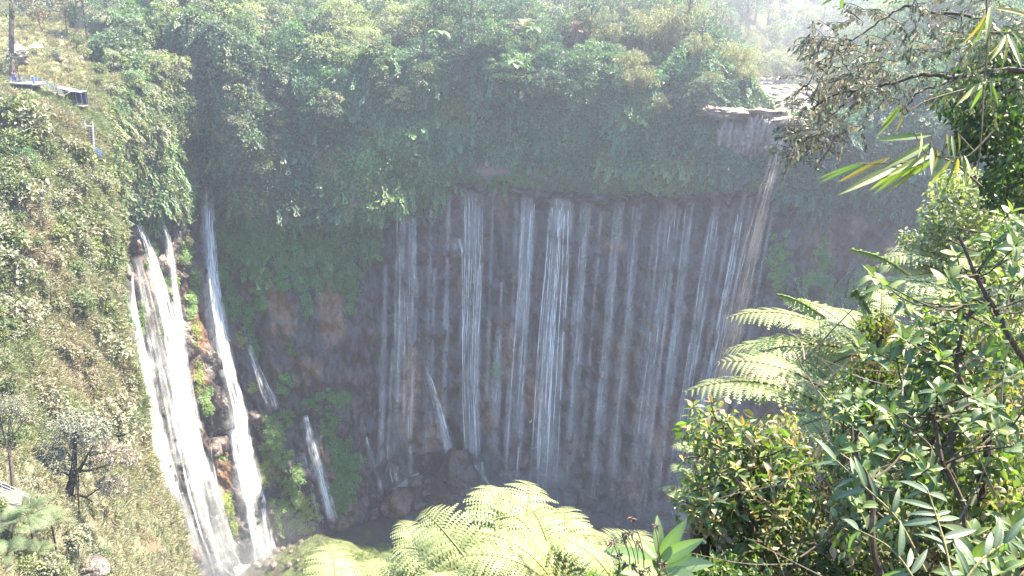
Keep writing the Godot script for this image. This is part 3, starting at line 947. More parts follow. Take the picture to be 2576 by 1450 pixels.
func make_bamboo(key: String, tone: Color, tone2: Color) -> void:
	tree_kinds[key] = []
	for k in 3:
		var cg := Geo.new()
		var tg := Geo.new()
		for q in 26:
			var a := rnd(0, TAU)
			var d := Vector3(cos(a), 0, sin(a))
			var h := rnd(8.0, 13.0)
			var o := rnd(1.2, 4.2)
			var pts := path([d * rnd(0.1, 0.8) + Vector3.DOWN, d * o * 0.25 + Vector3.UP * h * 0.5, d * o * 0.7 + Vector3.UP * h * 0.92, d * o * 1.35 + Vector3.UP * h * 0.86], 9)
			tg.tube(pts, taper(9, 0.06, 0.015), 4, Color(0.20, 0.20, 0.09))
			for w in 46:
				var t := rnd(0.35, 1.0)
				var p := curve([pts[0], pts[3], pts[6], pts[9]], t) + rdir() * 0.55 * Vector3(1, 0.8, 1)
				cg.leaf(p, (d * 0.5 + rdir() * 0.7 + Vector3.DOWN * 0.75).normalized(), rdir(), rnd(0.55, 1.0), 0.19, shade(tone if rnd() < 0.7 else tone2, 0.3))
		tree_kinds[key].append([cg.mesh(M.leaf), tg.mesh(M.bark)])
func twig(g: Geo, p: Vector3, d: Vector3, l: float, r: float, depth: int, col: Color, tips: Array, spread := 0.75, rise := 0.15) -> void:
	var e := p + d * l
	var m := p + d * l * 0.5 + rdir() * l * 0.07
	g.tube(PackedVector3Array([p, m, e]), PackedFloat32Array([r, r * 0.82, r * 0.66]), 5 if depth > 2 else 3, col)
	if depth <= 0:
		tips.append([e, d])
		return
	for k in (3 if depth > 1 and rnd() < 0.6 else 2):
		twig(g, e, (d + rdir() * spread + Vector3.UP * rise).normalized(), l * rnd(0.62, 0.88), r * 0.62, depth - 1, col, tips, spread, rise)
func tree(key: String, p: Vector3, sc: float, label: String, group := "", called := "tree", cat_ := "tree") -> Node3D:
	var o := thing(called, p, label, cat_, group)
	var ks: Array = tree_kinds[key]
	var k: Array = ks[rng.randi() % ks.size()]
	part("crown", k[0], o)
	part("trunk", k[1], o)
	o.basis = Basis.from_euler(Vector3(0, rnd(0, TAU), 0)) * Basis.from_scale(Vector3(sc, sc * rnd(0.9, 1.1), sc))
	return o

func make_kinds() -> void:
	make_bush("grey", Color(0.21, 0.222, 0.165), 0.19, 62, 1.0, Color(0.15, 0.172, 0.115))
	make_bush("lime", Color(0.18, 0.21, 0.095), 0.19, 62, 1.0, Color(0.13, 0.16, 0.08))
	make_bush("dark", Color(0.07, 0.11, 0.06), 0.20, 62, 1.0, Color(0.12, 0.15, 0.10))
	make_bush("mid", Color(0.10, 0.14, 0.065), 0.20, 62, 1.0, Color(0.14, 0.17, 0.085))
	make_bush("straw", Color(0.24, 0.22, 0.17), 0.17, 56, 0.8, Color(0.22, 0.225, 0.165))
	make_tree("broad", 12.0, 4.6, MID * 1.4, DARK * 1.3, 0.62, 15, 75, 0.38)
	make_tree("pale", 12.0, 4.4, GREY * 1.45, LIME * 1.4, 0.58, 15, 75, 0.38)
	make_tree("dark", 13.0, 4.2, DARK, BLUE, 0.62, 15, 75, 0.30)
	make_tree("slim", 17.0, 2.8, MID, GREY, 0.55, 10, 60, 0.55, Color(0.24, 0.21, 0.17))
	make_tree("rusty", 9.0, 3.4, RUST, GREY, 0.5, 12, 60, 0.35)
	make_bamboo("bamboo", Color(0.26, 0.26, 0.125), Color(0.16, 0.19, 0.09))
	tree_kinds["bare"] = []
	for k in 2:
		var g := Geo.new()
		var tips := []
		g.tube(path([Vector3(0, -1.5, 0), Vector3(0.3, 3, 0), Vector3(0, 6.4, 0.2)], 6), taper(6, 0.34, 0.22), 7, Color(0.30, 0.26, 0.23))
		for q in 5: twig(g, Vector3(0, rnd(4.2, 6.4), 0.2), (rdir() * Vector3(1, 0.4, 1) + Vector3.UP * 0.5).normalized(), rnd(2.0, 2.8), 0.15, 4, Color(0.32, 0.27, 0.23), tips)
		var c := Geo.new()
		for t in tips: c.leaf(t[0], (t[1] + rdir()).normalized(), rdir(), 0.35, 0.18, shade(Color(0.24, 0.16, 0.13), 0.3))
		tree_kinds["bare"].append([c.mesh(M.leaf), g.mesh(M.bark)])

func build_far_trees() -> void:
	# trees picked out one by one along the rim: kind, px, py of the foot, scale, label
	var T := [
		["bamboo", 1600, 262, 0.95, "yellowish bamboo clump at the left end of the bamboo thicket on the rim"], ["bamboo", 1690, 232, 1.0, "tall straw-green bamboo clump in the middle of the rim thicket"], ["bamboo", 1665, 330, 0.8, "lower bamboo clump arching over the shaded cliff"],
		["bamboo", 1775, 250, 1.0, "bamboo clump with bright tips left of the dry river bed"], ["bamboo", 1850, 235, 1.05, "big bamboo clump beside the bend of the dry river bed"], ["bamboo", 1895, 248, 1.0, "outermost bamboo clump overhanging the edge of the river bed"], ["bamboo", 1755, 318, 0.75, "small bamboo clump drooping over the cliff near the bare outcrop"], ["bamboo", 1620, 130, 1.0, "sunlit bamboo clump behind the first row on the rim"], ["bamboo", 1740, 120, 1.0, "hazy bamboo clump high behind the rim thicket"], ["bamboo", 1880, 150, 1.0, "hazy bamboo clump far up beside the river"],
		["broad", 1875, 78, 1.3, "hazy green tree far up the valley, left of the bright gap"], ["dark", 1900, 62, 1.35, "dark hazy tree at the head of the river valley"], ["pale", 1925, 92, 1.2, "pale hazy tree right at the bend of the river valley"], ["dark", 1865, 40, 1.4, "farthest dark tree above the river valley"], ["broad", 1890, 30, 1.5, "farthest green tree above the river valley"],
		["broad", 1505, 205, 0.85, "round green tree standing alone where the rim thicket begins"], ["broad", 1380, 200, 0.8, "leafy green tree right of the large umbrella leaves"],
		["pale", 880, 215, 1.15, "large sunlit tree with pale leaves crowning the shaded cliff"], ["pale", 1000, 190, 1.1, "sunlit pale tree spreading next to the largest rim tree"], ["broad", 1090, 150, 1.2, "darker broad tree half in shade above the cliff"], ["dark", 1180, 150, 1.25, "tall dark tree hung with creepers in the centre of the rim"], ["dark", 1290, 130, 1.3, "dark shaded tree behind the palm on the rim"],
		["dark", 800, 200, 0.9, "dark green tree under the pale rim trees"], ["bare", 640, 125, 1.15, "bare pinkish-grey tree with spreading branches above the leafy buttress"], ["bare", 700, 90, 0.9, "smaller leafless tree behind the pinkish bare tree"],
		["pale", 430, 120, 0.9, "grey-green tree wrapped in creepers right of the clearing"], ["pale", 520, 135, 0.9, "creeper-draped tree above the dark ravine"], ["broad", 335, 110, 0.62, "dense shady tree at the back of the clearing"], ["dark", 215, 95, 0.85, "dark tree shading the upper edge of the clearing"], ["dark", 285, 80, 0.9, "deep green tree next to the boulders in the clearing"], ["rusty", 100, 70, 0.8, "russet-leaved tree at the upper left of the clearing"], ["rusty", 170, 85, 0.75, "brown-tinged tree left of the shady grove"],
		["slim", 200, 60, 0.9, "slender pale-trunked tree in the grove behind the clearing"], ["slim", 265, 62, 0.95, "second slender tree in the grove behind the clearing"], ["slim", 405, 78, 0.9, "slender tree rising beyond the pale boulder"], ["slim", 1455, 120, 0.95, "thin straight tree beside the round rim tree"], ["slim", 1340, 88, 0.9, "thin pale-stemmed tree far up behind the palm"], ["slim", 1420, 90, 1.0, "straight white-stemmed tree in the hazy plantation"],
		["broad", 590, 165, 0.7, "leafy tree clinging to the top of the second buttress"], ["broad", 690, 205, 0.7, "bright green tree on the sunlit shoulder of the cliff"], ["pale", 740, 150, 0.9, "pale leafy tree between the bare tree and the rim trees"]]
	for t in T:
		var key := "plateau" if t[1] > 470 else "hill"
		var h := hit(key, t[1], t[2])
		tree(t[0], h[0], t[3] * (1.18 if t[1] > 470 else 1.0), t[4], "", {"bamboo": "bamboo_clump", "bare": "bare_tree", "slim": "slender_tree"}.get(t[0], "tree"), "bamboo" if t[0] == "bamboo" else "tree")
	# trees rooted along the upper edge of the cliff
	var edge := {"pale": "pale sunlit tree leaning out from the upper edge of the cliff", "broad": "green tree leaning out from the upper edge of the cliff", "dark": "dark tree rooted in the shaded upper part of the cliff", "bamboo": "bamboo clump drooping from the upper edge of the cliff"}
	for e in 64:
		var x := rnd(735, 1420) if e % 3 < 2 else rnd(1420, 1900)
		var y := rnd(60, 300) if x < 1130 else rnd(110, 310)
		var h := hit_any(["wall", "plateau"], x, y)
		var k: String = "pale" if x < 1130 and rnd() < 0.6 else ("bamboo" if x > 1550 and rnd() < 0.7 else (["broad", "dark"][rng.randi() % 2] if y < 230 else "dark"))
		tree(k, h[0] - Vector3.UP * 3.0, rnd(0.55, 0.95), edge[k], "trees along the upper edge of the cliff", "cliff_tree" if k != "bamboo" else "bamboo_clump", "tree" if k != "bamboo" else "bamboo")
	# the wooded slopes beyond
	var say := {"broad": "green forest tree on the slope beyond the rim", "pale": "grey-green forest tree on the slope beyond the rim", "dark": "dark forest tree on the slope beyond the rim", "slim": "slender forest tree rising from the slope beyond the rim", "bamboo": "bamboo clump on the hazy slope beyond the rim"}
	var n := 0
	var tries := 0
	while n < 235 and tries < 6000:
		tries += 1
		var u := rnd(0.12, 0.99)
		var r := rnd(0.03, 0.97)
		var p := plateau.pt(u, 1.0 - r)
		var q := to_px(p)
		if q.x < 430 or q.x > 2750 or q.y < -60 or q.y > 300: continue
		if absf(p.x - river_line(p.z)) < 15.0 and p.z > -312.0: continue
		if r < 0.08 and rnd() < 0.5: continue
		var near := false
		var keys := ["broad", "pale", "dark", "slim", "broad", "dark"]
		var k: String = keys[rng.randi() % 6]
		if q.x > 1450 and q.x < 2000 and rnd() < 0.45: k = "bamboo"
		if q.x < 1100 and rnd() < 0.3: k = "pale"
		tree(k, p, rnd(0.75, 1.2), say[k], "forest trees on the slopes beyond the rim", "forest_tree" if k != "bamboo" else "bamboo_clump", "tree" if k != "bamboo" else "bamboo")
		n += 1
	# the far wood on the hazy slopes, one crown against the next
	var wx := [[], [], []]
	var wc := [[], [], []]
	var wood := []
	for e in 3:
		var g := Geo.new()
		for z in 6: lobe(g, Vector3(rnd(-1.7, 1.7), rnd(1.5, 4.5), rnd(-1.7, 1.7)), Vector3(1.6, 1.3, 1.6) * rnd(0.8, 1.2), 44, 0.75, Color(0.9, 0.9, 0.9), 0.3, 0.7)
		wood.append(g.mesh(M.leaf))
	for e in 2600:
		var p := plateau.pt(rnd(0.1, 0.995), rnd(0.0, 0.86))
		var q := to_px(p)
		if q.x < 430 or q.x > 2750 or q.y < -90: continue
		if absf(p.x - river_line(p.z)) < 15.0 and p.z > -312.0: continue
		var s := rnd(0.9, 1.9)
		var a := rng.randi() % 3
		wx[a].append(Transform3D(basis_on(Vector3.UP, rnd(0, TAU), Vector3(s, s * rnd(0.9, 1.4), s)), p))
		wc[a].append(shade([DARK, MID, GREY, LIME, MID][rng.randi() % 5], 0.28))
	var wo := thing("far_wood", Vector3.ZERO, "far-off wood covering the hazy slopes beyond the rim", "wood")
	wo.set_meta("kind", "stuff")
	for a in 3: scatter("crowns_%03d" % (a + 1), wood[a], wx[a], wc[a], wo)
	# undergrowth between them
	var xf := []
	var cc := []
	for k in 5200:
		var p := plateau.pt(rnd(0.1, 0.99), 1.0 - pow(rnd(0.0, 1.0), 1.4))
		var q := to_px(p)
		if q.x < 380 or q.x > 2700 or q.y < -80: continue
		if absf(p.x - river_line(p.z)) < rnd(9, 15) and p.z > -312.0: continue
		var s := rnd(1.2, 2.6)
		xf.append(Transform3D(basis_on(Vector3.UP, rnd(0, TAU), Vector3(s, s, s)), p))
		cc.append(shade([DARK, MID, GREY, MID][rng.randi() % 4], 0.25))
	var o := scatter("undergrowth", clumps[1], xf, cc)
	tag(o, "leafy undergrowth between the forest trees beyond the rim", "undergrowth", "", "stuff")

func build_hillside() -> void:
	var say := {"grey": "greyish bush on the sunlit left hillside", "lime": "bright yellow-green bush on the sunlit left hillside", "dark": "dark green bush on the sunlit left hillside", "mid": "mid-green bush on the sunlit left hillside", "straw": "dry straw-coloured bush on the sunlit left hillside"}
	var n := 0
	for row in 26:
		var py := 235.0 + row * 37.0
		var edge := 60.0 + maxf(0.0, 250.0 * smooth(200, 520, py)) - 10.0 + 40.0 * smooth(800, 1250, py)
		var px := -30.0 + rnd(0, 30)
		while px < edge:
			var x := px + rnd(-14, 14)
			var y := py + rnd(-16, 16)
			px += rnd(27, 44)
			var brown := Vector2((x - 180.0) / 150.0, (y - 950.0) / 160.0).length() < 1.0
			if brown and rnd() < 0.55: continue
			if y > 1130 and rnd() < 0.84: continue
			if n >= 299: continue
			if (x > -60 and x < 170 and y > 185 and y < 262) or (x > 195 and x < 252 and y > 290 and y < 400) or (x > 145 and x < 225 and y > 215 and y < 300): continue
			var h := hit("hill", x, y)
			var q := to_px(h[0])
			var r := rnd(26, 44) * (1.8 if rnd() < 0.25 else 1.0) * q.z / F
			var keys := ["grey", "grey", "mid", "lime", "straw", "mid", "mid"]
			var k: String = keys[rng.randi() % 7]
			if brown: k = "straw" if rnd() < 0.7 else "grey"
			bush(k, h[0] - h[1] * r * 0.2, r, say[k], "bushes on the sunlit left hillside")
			n += 1
	for q in [[205, 135, 22, "lime", "bright round bush in the grassy clearing, larger of two"], [195, 105, 20, "mid", "upright green bush behind the bright round bush in the clearing"], [140, 135, 17, "grey", "small bush between the white canopies and the bright round bush"], [133, 185, 9, "dark", "tiny dark bush alone on the grass above the viewing platform"], [170, 172, 12, "grey", "low bush on the grass right of the tiny dark bush"], [250, 175, 22, "mid", "low spreading bush at the right edge of the clearing"], [300, 165, 26, "dark", "shaded thicket bush at the right of the clearing"], [84, 137, 8, "dark", "little dark shrub between the two white canopies"], [120, 232, 14, "mid", "shrub growing against the walkway fence"], [280, 225, 26, "grey", "bush above the roofed shelter"], [245, 205, 20, "mid", "bush left above the roofed shelter"], [330, 215, 30, "lime", "sunlit bush on the shoulder right of the shelter"]]:
		var h := hit("hill", q[0], q[1] + q[2] * 0.7)
		bush(q[3], h[0], q[2] * 1.3 * to_px(h[0]).z / F, q[4])
	# leafy buttresses in the sun, right of the stairs
	var m := 0
	var say2 := {"grey": "grey-green bush on the sunlit leafy buttress above the left falls", "mid": "green bush on the sunlit leafy buttress above the left falls", "lime": "yellow-green bush on the sunlit leafy buttress above the left falls", "dark": "dark bush on the sunlit leafy buttress above the left falls"}
	while m < 150:
		var x := rnd(285, 715)
		var y := rnd(150, 560)
		if absf(x - 520.0) < 42 and y > 200: continue
		if x < 340 and y < 240: continue
		if x > 485 and x < 560 and y > 430: continue
		if x < 425 and y > 490: continue
		var h := hit_any(["wall", "hill"], x, y)
		var r := rnd(20, 36) * 0.1
		var k: String = ["grey", "mid", "lime", "mid", "dark"][rng.randi() % 5]
		var o := bush(k, h[0] - h[1] * r * 0.35, r, say2[k], "bushes on the leafy buttresses")
		var nn: Vector3 = (h[1] * 0.8 + Vector3.UP * 0.6).normalized()
		o.basis = basis_on(nn, rnd(0, TAU), Vector3(r, r, r))
		m += 1
	for q in [[375, 585, 1.9, "lime", "bright grassy bush capping the rock between the two leftmost falls"], [392, 640, 1.8, "lime", "mossy bush on the rib between the two leftmost falls"], [402, 690, 1.5, "mid", "lowest green bush on the rib between the two leftmost falls"], [356, 560, 1.3, "lime", "small bright bush at the brink of the leftmost falls"], [445, 560, 2.3, "mid", "leafy bush bulging between the thin misty fall and the tall white fall"], [470, 610, 2.2, "lime", "sunlit bush hanging left of the tall white fall"], [455, 660, 1.8, "mid", "lower bush hanging left of the tall white fall"], [478, 665, 1.2, "grey", "small pale bush at the edge of the tall white fall"], [312, 600, 1.2, "lime", "yellow-green bush at the outer edge of the leftmost fall"], [318, 575, 1.0, "lime", "little bush on the brink where the leftmost fall starts"], [555, 490, 1.6, "lime", "yellow-green bush on the right brink of the tall white fall"], [585, 510, 1.7, "straw", "tan bush hanging right of the brink of the tall white fall"]]:
		var h := hit("wall", q[0], q[1])
		var o := bush(q[3], h[0] - h[1] * q[2] * 0.3, q[2], q[4])
		o.basis = basis_on((h[1] * 0.8 + Vector3.UP * 0.6).normalized(), rnd(0, TAU), Vector3.ONE * q[2])
	# trees standing on the sunlit shoulder
	for q in [[300, 190, 0.62, "pale", "grey-green tree on the shoulder above the shelter"], [345, 235, 0.6, "broad", "green tree on the sunlit shoulder, left of the ravine"], [400, 190, 0.68, "pale", "pale bushy tree at the top of the sunlit shoulder"], [455, 215, 0.7, "pale", "rounded pale tree at the edge of the dark ravine"], [430, 300, 0.55, "broad", "leafy tree halfway down the sunlit shoulder"], [330, 330, 0.5, "pale", "small pale tree above the stairs"], [385, 380, 0.5, "pale", "sunlit tree low on the shoulder, left of the ravine"], [450, 400, 0.52, "broad", "green tree low on the shoulder beside the ravine"], [590, 260, 0.65, "pale", "pale tree on the second buttress, right of the ravine"], [650, 300, 0.6, "broad", "green tree in the middle of the second buttress"], [620, 400, 0.55, "pale", "pale tree low on the second buttress"], [690, 370, 0.5, "pale", "small pale tree at the right edge of the second buttress"], [270, 480, 0.45, "pale", "pale small tree at the right edge of the left hillside"], [225, 650, 0.42, "pale", "silvery small tree bulging over the left falls"], [180, 560, 0.4, "pale", "grey-leaved small tree in the middle of the left hillside"], [60, 420, 0.42, "broad", "green small tree on the upper part of the left hillside"]]:
		var h := hit_any(["wall", "hill"], q[0], q[1])
		tree(q[3], h[0] - Vector3.UP * 2.5, q[2], q[4])
	# grass over the whole slope
	var xf := [[], [], []]
	var cc := [[], [], []]
	for k in 26000:
		var u := rnd(0.0, 0.9)
		var v := rnd(0.0, 1.0)
		var p := hill.pt(u, v)
		var q := to_px(p)
		if q.x < -40 or q.y > 1500: continue
		var low := q.y > 1120
		var tone := Color(0.155, 0.195, 0.105).lerp(STRAW, clampf(0.5 + nz.get_noise_3d(p.x * 6.0, p.y * 6.0, p.z * 6.0) * 1.6, 0, 1))
		if low: tone = Color(0.19, 0.22, 0.13).lerp(Color(0.255, 0.24, 0.185), rnd())
		if q.y < 225: tone = Color(0.17, 0.20, 0.085).lerp(STRAW * 1.1, rnd())
		var s := rnd(0.7, 1.5) * clampf(q.z / 120.0, 0.6, 1.4)
		if q.y < 225: s *= 0.7
		var a := rng.randi() % 3
		xf[a].append(Transform3D(basis_on((hill.nrm(u, v) + Vector3.UP).normalized(), rnd(0, TAU), Vector3(s, s, s)), p))
		cc[a].append(shade(tone, 0.2))
	var o := thing("hillside_grass", Vector3.ZERO, "tall pale grass covering the sunlit left hillside", "grass")
	o.set_meta("kind", "stuff")
	for a in 3: scatter("grass_tufts_%03d" % (a + 1), tufts[a], xf[a], cc[a], o)
	# the mound below
	xf = []
	cc = []
	var mm := on_level(850, 1400, 22.0)
	for k in 2600:
		var a := rnd(0, TAU)
		var r := sqrt(rnd())
		var x := mm.x + cos(a) * r * 19.0
		var z := mm.z + sin(a) * r * 15.0
		if nz.get_noise_2d(x * 9.0, z * 9.0) < -0.12: continue
		var s := rnd(0.4, 0.95)
		xf.append(Transform3D(basis_on(Vector3.UP, rnd(0, TAU), Vector3(s, s * 0.8, s)), Vector3(x, floor_y(x, z), z)))
		cc.append(shade(Color(0.15, 0.19, 0.055), 0.25))
	tag(scatter("mound_grass", tufts[0], xf, cc), "short green grass on the mound at the foot of the falls", "grass", "", "stuff")

# ---------------------------------------------------------------- plants close to the camera
func leaf_basis(d: Vector3, up: Vector3, sc: Vector3) -> Basis:      # leaf grows along y, its face is z
	var x := d.cross(up)
	if x.length() < 0.05: x = d.cross(Vector3.RIGHT)
	x = x.normalized()
	return Basis(x, d, x.cross(d)) * Basis.from_scale(sc)

func blade_mesh(l: float, w: float, droop: float, segs: int, fold: float, c0: Color, c1: Color, material: Material, sh := 0.42) -> ArrayMesh:
	var g := Geo.new()
	g.blade(Vector3.ZERO, Vector3.UP, Vector3.BACK, l, w, 0.0, segs, fold, c0, c1, sh)
	# curl it back over its face
	for k in g.v.size():
		var t := clampf(g.v[k].y / l, 0, 1)
		var a := t * droop
		g.v[k] = Vector3(g.v[k].x, sin(a) / maxf(droop, 0.01) * l if droop > 0.01 else g.v[k].y, g.v[k].z - (1.0 - cos(a)) / maxf(droop, 0.01) * l)
	return g.mesh(material)

# a fern frond rising along +z and arching over; pinnae with toothed edges on both sides
func frond_mesh(l: float, pinna: float, pairs: int, elev: float, droop: float, c0: Color, c1: Color, rib: Color, stalk := 0.22, teeth := 9, slim := 1.0) -> ArrayMesh:
	var g := Geo.new()
	var pts := PackedVector3Array()
	var dirs := PackedVector3Array()
	var p := Vector3.ZERO
	var n := 26
	for k in n + 1:
		var t := float(k) / n
		var a := elev - droop * pow(t, 1.5)
		var d := Vector3(0, sin(a), cos(a))
		pts.append(p)
		dirs.append(d)
		p += d * l / n
	g.tube(pts, taper(n, 0.011 * l, 0.002 * l), 5, rib)
	for q in pairs:
		var t := stalk + (1.0 - stalk) * (q + 0.5) / pairs
		var x := t * n
		var k := mini(int(x), n - 1)
		var o := pts[k].lerp(pts[k + 1], x - k)
		var d := dirs[k]
		var up := Vector3(1, 0, 0).cross(d)
		if up.y < 0: up = -up
		var env := pow(sin(PI * clampf((t - stalk) / (1.0 - stalk) * 0.86 + 0.13, 0, 1)), 0.75)
		for s in [-1.0, 1.0]:
			var pl := pinna * env * rnd(0.9, 1.08)
			var pd := (Vector3(s, 0, 0) * 1.0 + d * rnd(0.35, 0.5) + up * rnd(0.02, 0.22)).normalized()
			var pn := pd.cross(d).normalized()
			if pn.dot(up) < 0: pn = -pn
			var cc := c0.lerp(c1, clampf(t + rnd(-0.3, 0.3), 0, 1))
			var e := o
			var dd := pd
			for j in teeth:
				var f := float(j) / teeth
				var stepv := dd * pl / teeth
				var w := pl * 0.155 * slim * (1.0 - 0.82 * pow(f, 1.6)) * (0.75 + 0.25 * smooth(0, 0.15, f))
				var side := pn.cross(dd).normalized()
				for z in [-1.0, 1.0]:
					var b := g.v.size()
					g.v.append(e); g.v.append(e + stepv * 0.94); g.v.append(e + stepv * 0.75 + side * z * w - pn * w * 0.22)
					for m in 3: g.c.append(cc * rnd(0.9, 1.08))
					g.i.append(b); g.i.append(b + 1); g.i.append(b + 2)
				e += stepv
				dd = (dd + Vector3.DOWN * 0.075).normalized()
	return g.mesh(M.fern)

func fern_crown(called: String, o: Vector3, meshes: Array, spec: Array, label: String, trunk: float, tilt := Vector3.ZERO) -> Node3D:   # spec: [mesh no., azimuth, scale, roll]
	var t := thing(called, o, label, "fern")
	var k := 0
	for s in spec:
		var b := Basis.from_euler(Vector3(0, deg_to_rad(s[1]), 0)) * Basis(Vector3.BACK, deg_to_rad(s[3])) * Basis.from_scale(Vector3.ONE * s[2])
		if tilt != Vector3.ZERO: b = Basis.from_euler(tilt) * b
		fastpart("frond", k, meshes[s[0]], t, Transform3D(b, Vector3.ZERO))
		k += 1
	if trunk > 0.0:
		var g := Geo.new()
		g.tube(path([Vector3(0, -trunk, 0), Vector3(0.03, -trunk * 0.5, 0.02), Vector3.ZERO], 8), taper(8, 0.10, 0.085), 9, Color(0.085, 0.06, 0.04))
		part("trunk", g.mesh(M.bark), t)
	return t

var fr_yellow := []
var fr_green := []
var fr_pale := []
func build_ferns() -> void:
	for k in 5:
		fr_yellow.append(frond_mesh(1.75, 0.42, 24, deg_to_rad([74, 60, 47, 34, 20][k]), deg_to_rad([112, 92, 84, 72, 60][k]), Color(0.20, 0.25, 0.105), Color(0.275, 0.31, 0.16), Color(0.22, 0.20, 0.08), 0.16, 10))
		fr_green.append(frond_mesh(1.9, 0.40, 26, deg_to_rad([70, 52, 38, 26, 12][k]), deg_to_rad([80, 66, 56, 46, 44][k]), Color(0.115, 0.19, 0.075), Color(0.19, 0.25, 0.10), Color(0.12, 0.085, 0.05), 0.2, 10))
		fr_pale.append(frond_mesh(1.9, 0.42, 26, deg_to_rad([64, 50, 36, 24, 10][k]), deg_to_rad([84, 72, 62, 52, 46][k]), Color(0.18, 0.25, 0.10), Color(0.25, 0.30, 0.14), Color(0.14, 0.11, 0.06), 0.18, 10))
	var dead := frond_mesh(1.7, 0.34, 22, 0.5, 1.2, Color(0.22, 0.13, 0.075), Color(0.26, 0.17, 0.11), Color(0.12, 0.07, 0.05), 0.2, 8)
	# bottom centre: one big yellow-green crown and its lower neighbours
	var spec := []
	for k in 34:
		spec.append([[0, 0, 1, 1, 2, 2, 3, 4][k % 8], k * 137.5, rnd(0.62, 1.28), rnd(-26, 26)])
	fern_crown("tree_fern", at(1262, 1540, 9.4), fr_yellow, spec, "large glowing yellow-green tree fern at the bottom centre", 3.0)
	spec = []
	for k in 22: spec.append([[1, 2, 3, 2][k % 4], k * 137.5 + 40, rnd(0.7, 0.95), rnd(-12, 12)])
	fern_crown("tree_fern", at(1425, 1530, 8.9), fr_yellow, spec, "yellow-green tree fern leaning out right of the largest one", 3.0)
	spec = []
	for k in 12: spec.append([[2, 3, 3, 4][k % 4], k * 137.5 + 10, rnd(0.7, 0.9), rnd(-10, 10)])
	fern_crown("tree_fern", at(850, 1625, 9.0), fr_yellow, spec, "pale yellow-green fern whose fronds just enter the bottom edge", 3.0)
	spec = []
	for k in 16: spec.append([[1, 2, 2, 3][k % 4], k * 137.5, rnd(0.55, 0.72), rnd(-10, 10)])
	fern_crown("tree_fern", at(1080, 1500, 9.8), fr_yellow, spec, "low yellow-green fern spreading on the left of the large one", 3.0)
	# right: fronds reaching over the gorge.  azimuth 270 points left
	fern_crown("tree_fern", at(2200, 905, 11.0), fr_pale, [[2, 268, 1.2, 6], [3, 284, 1.12, -8], [4, 252, 1.12, 4], [1, 300, 0.95, 0], [3, 235, 0.9, 10], [2, 215, 0.9, 0], [1, 330, 0.9, 0], [2, 20, 0.9, 0], [1, 80, 0.85, 0], [0, 160, 0.8, 0], [3, 180, 0.9, 0], [3, 310, 0.9, 0]], "green tree fern with fronds reaching left over the gorge", 4.0)
	fern_crown("tree_fern", at(2170, 1090, 9.4), fr_pale, [[2, 275, 1.25, 12], [1, 262, 1.1, -6], [3, 290, 1.0, 0], [2, 305, 0.95, 0], [3, 240, 0.95, 0], [2, 340, 0.85, 0], [2, 200, 0.85, 0], [1, 120, 0.8, 0], [1, 30, 0.8, 0]], "sunlit pale fern with one broad frond lying over the reddish bush", 3.0)
	fern_crown("tree_fern", at(2480, 725, 13.5), fr_pale, [[2, 272, 1.1, 0], [3, 285, 1.05, 8], [3, 255, 1.0, -8], [2, 240, 0.95, 0], [1, 310, 0.9, 0], [2, 200, 0.9, 0], [1, 20, 0.8, 0], [1, 120, 0.8, 0]], "far pale tree fern in front of the brown gorge wall", 5.0)
	fern_crown("tree_fern", at(2560, 830, 8.5), fr_pale, [[2, 262, 0.9, 0], [3, 240, 0.9, 0], [2, 290, 0.9, 0], [3, 215, 0.8, 0], [2, 320, 0.8, 0], [1, 20, 0.8, 0]], "shaded green fern behind the broad leaves at the right edge", 3.0)
	var dl := fern_crown("dead_fern", at(2150, 985, 10.4), [dead], [[0, 270, 1.0, 0], [0, 285, 0.95, 10], [0, 252, 0.95, -10], [0, 240, 0.8, 0]], "withered brown fern fronds hanging below the green tree fern", 0.0)
	dl.set_meta("category", "fern")
	spec = []
	for k in 5: spec.append([[2, 3, 1][k % 3], k * 45 + 190, rnd(0.18, 0.27), 0])
	fern_crown("fern", at(1800, 1165, 6.4), fr_pale, spec, "small fern poking out behind the reddish-tipped bush", 1.0)
	spec = []
	for k in 5: spec.append([[2, 3, 1][k % 3], k * 45 + 205, rnd(0.18, 0.27), 0])
	fern_crown("fern", at(1770, 1265, 6.2), fr_pale, spec, "small pale fern low in the reddish-tipped bush", 1.0)
	spec = []
	for k in 8: spec.append([[2, 3, 1][k % 3], k * 45 + 20, rnd(0.4, 0.55), 0])
	fern_crown("fern", at(1560, 1500, 7.0), fr_yellow, spec, "little yellow fern beside the dry flower stalks", 1.0)
	# young shoots still coiled
	for c in [[[2290, 695], [2230, 655], [2180, 636], [2140, 628], 11.0, "young fern shoot with coiled tip before the brown wall"], [[2075, 800], [2030, 770], [1985, 748], [1955, 740], 10.5, "young coiled fern shoot above the left fern fronds"], [[2190, 790], [2170, 755], [2150, 735], [2140, 745], 10.0, "short coiled shoot standing above the leafy shrubs"]]:
		var g := Geo.new()
		var o := at(c[0][0], c[0][1], c[4])
		var ps := []
		for q in 4: ps.append(at(c[q][0], c[q][1], c[4]) - o)
		var pp := path(ps, 14)
		g.tube(pp, taper(14, 0.022, 0.008), 6, Color(0.13, 0.16, 0.06))
		for q in range(3, 14):
			for s in [-1.0, 1.0]:
				g.blade(pp[q], (Vector3(0, s, 0.4) + rdir() * 0.3).normalized(), Vector3.BACK, 0.16 * (1.1 - q / 16.0), 0.05, 1.2, 4, 0.3, Color(0.10, 0.18, 0.07), Color(0.16, 0.22, 0.09))
		var t := thing("fern_shoot", o, c[5], "fern")
		part("shoot", g.mesh(M.fern), t)

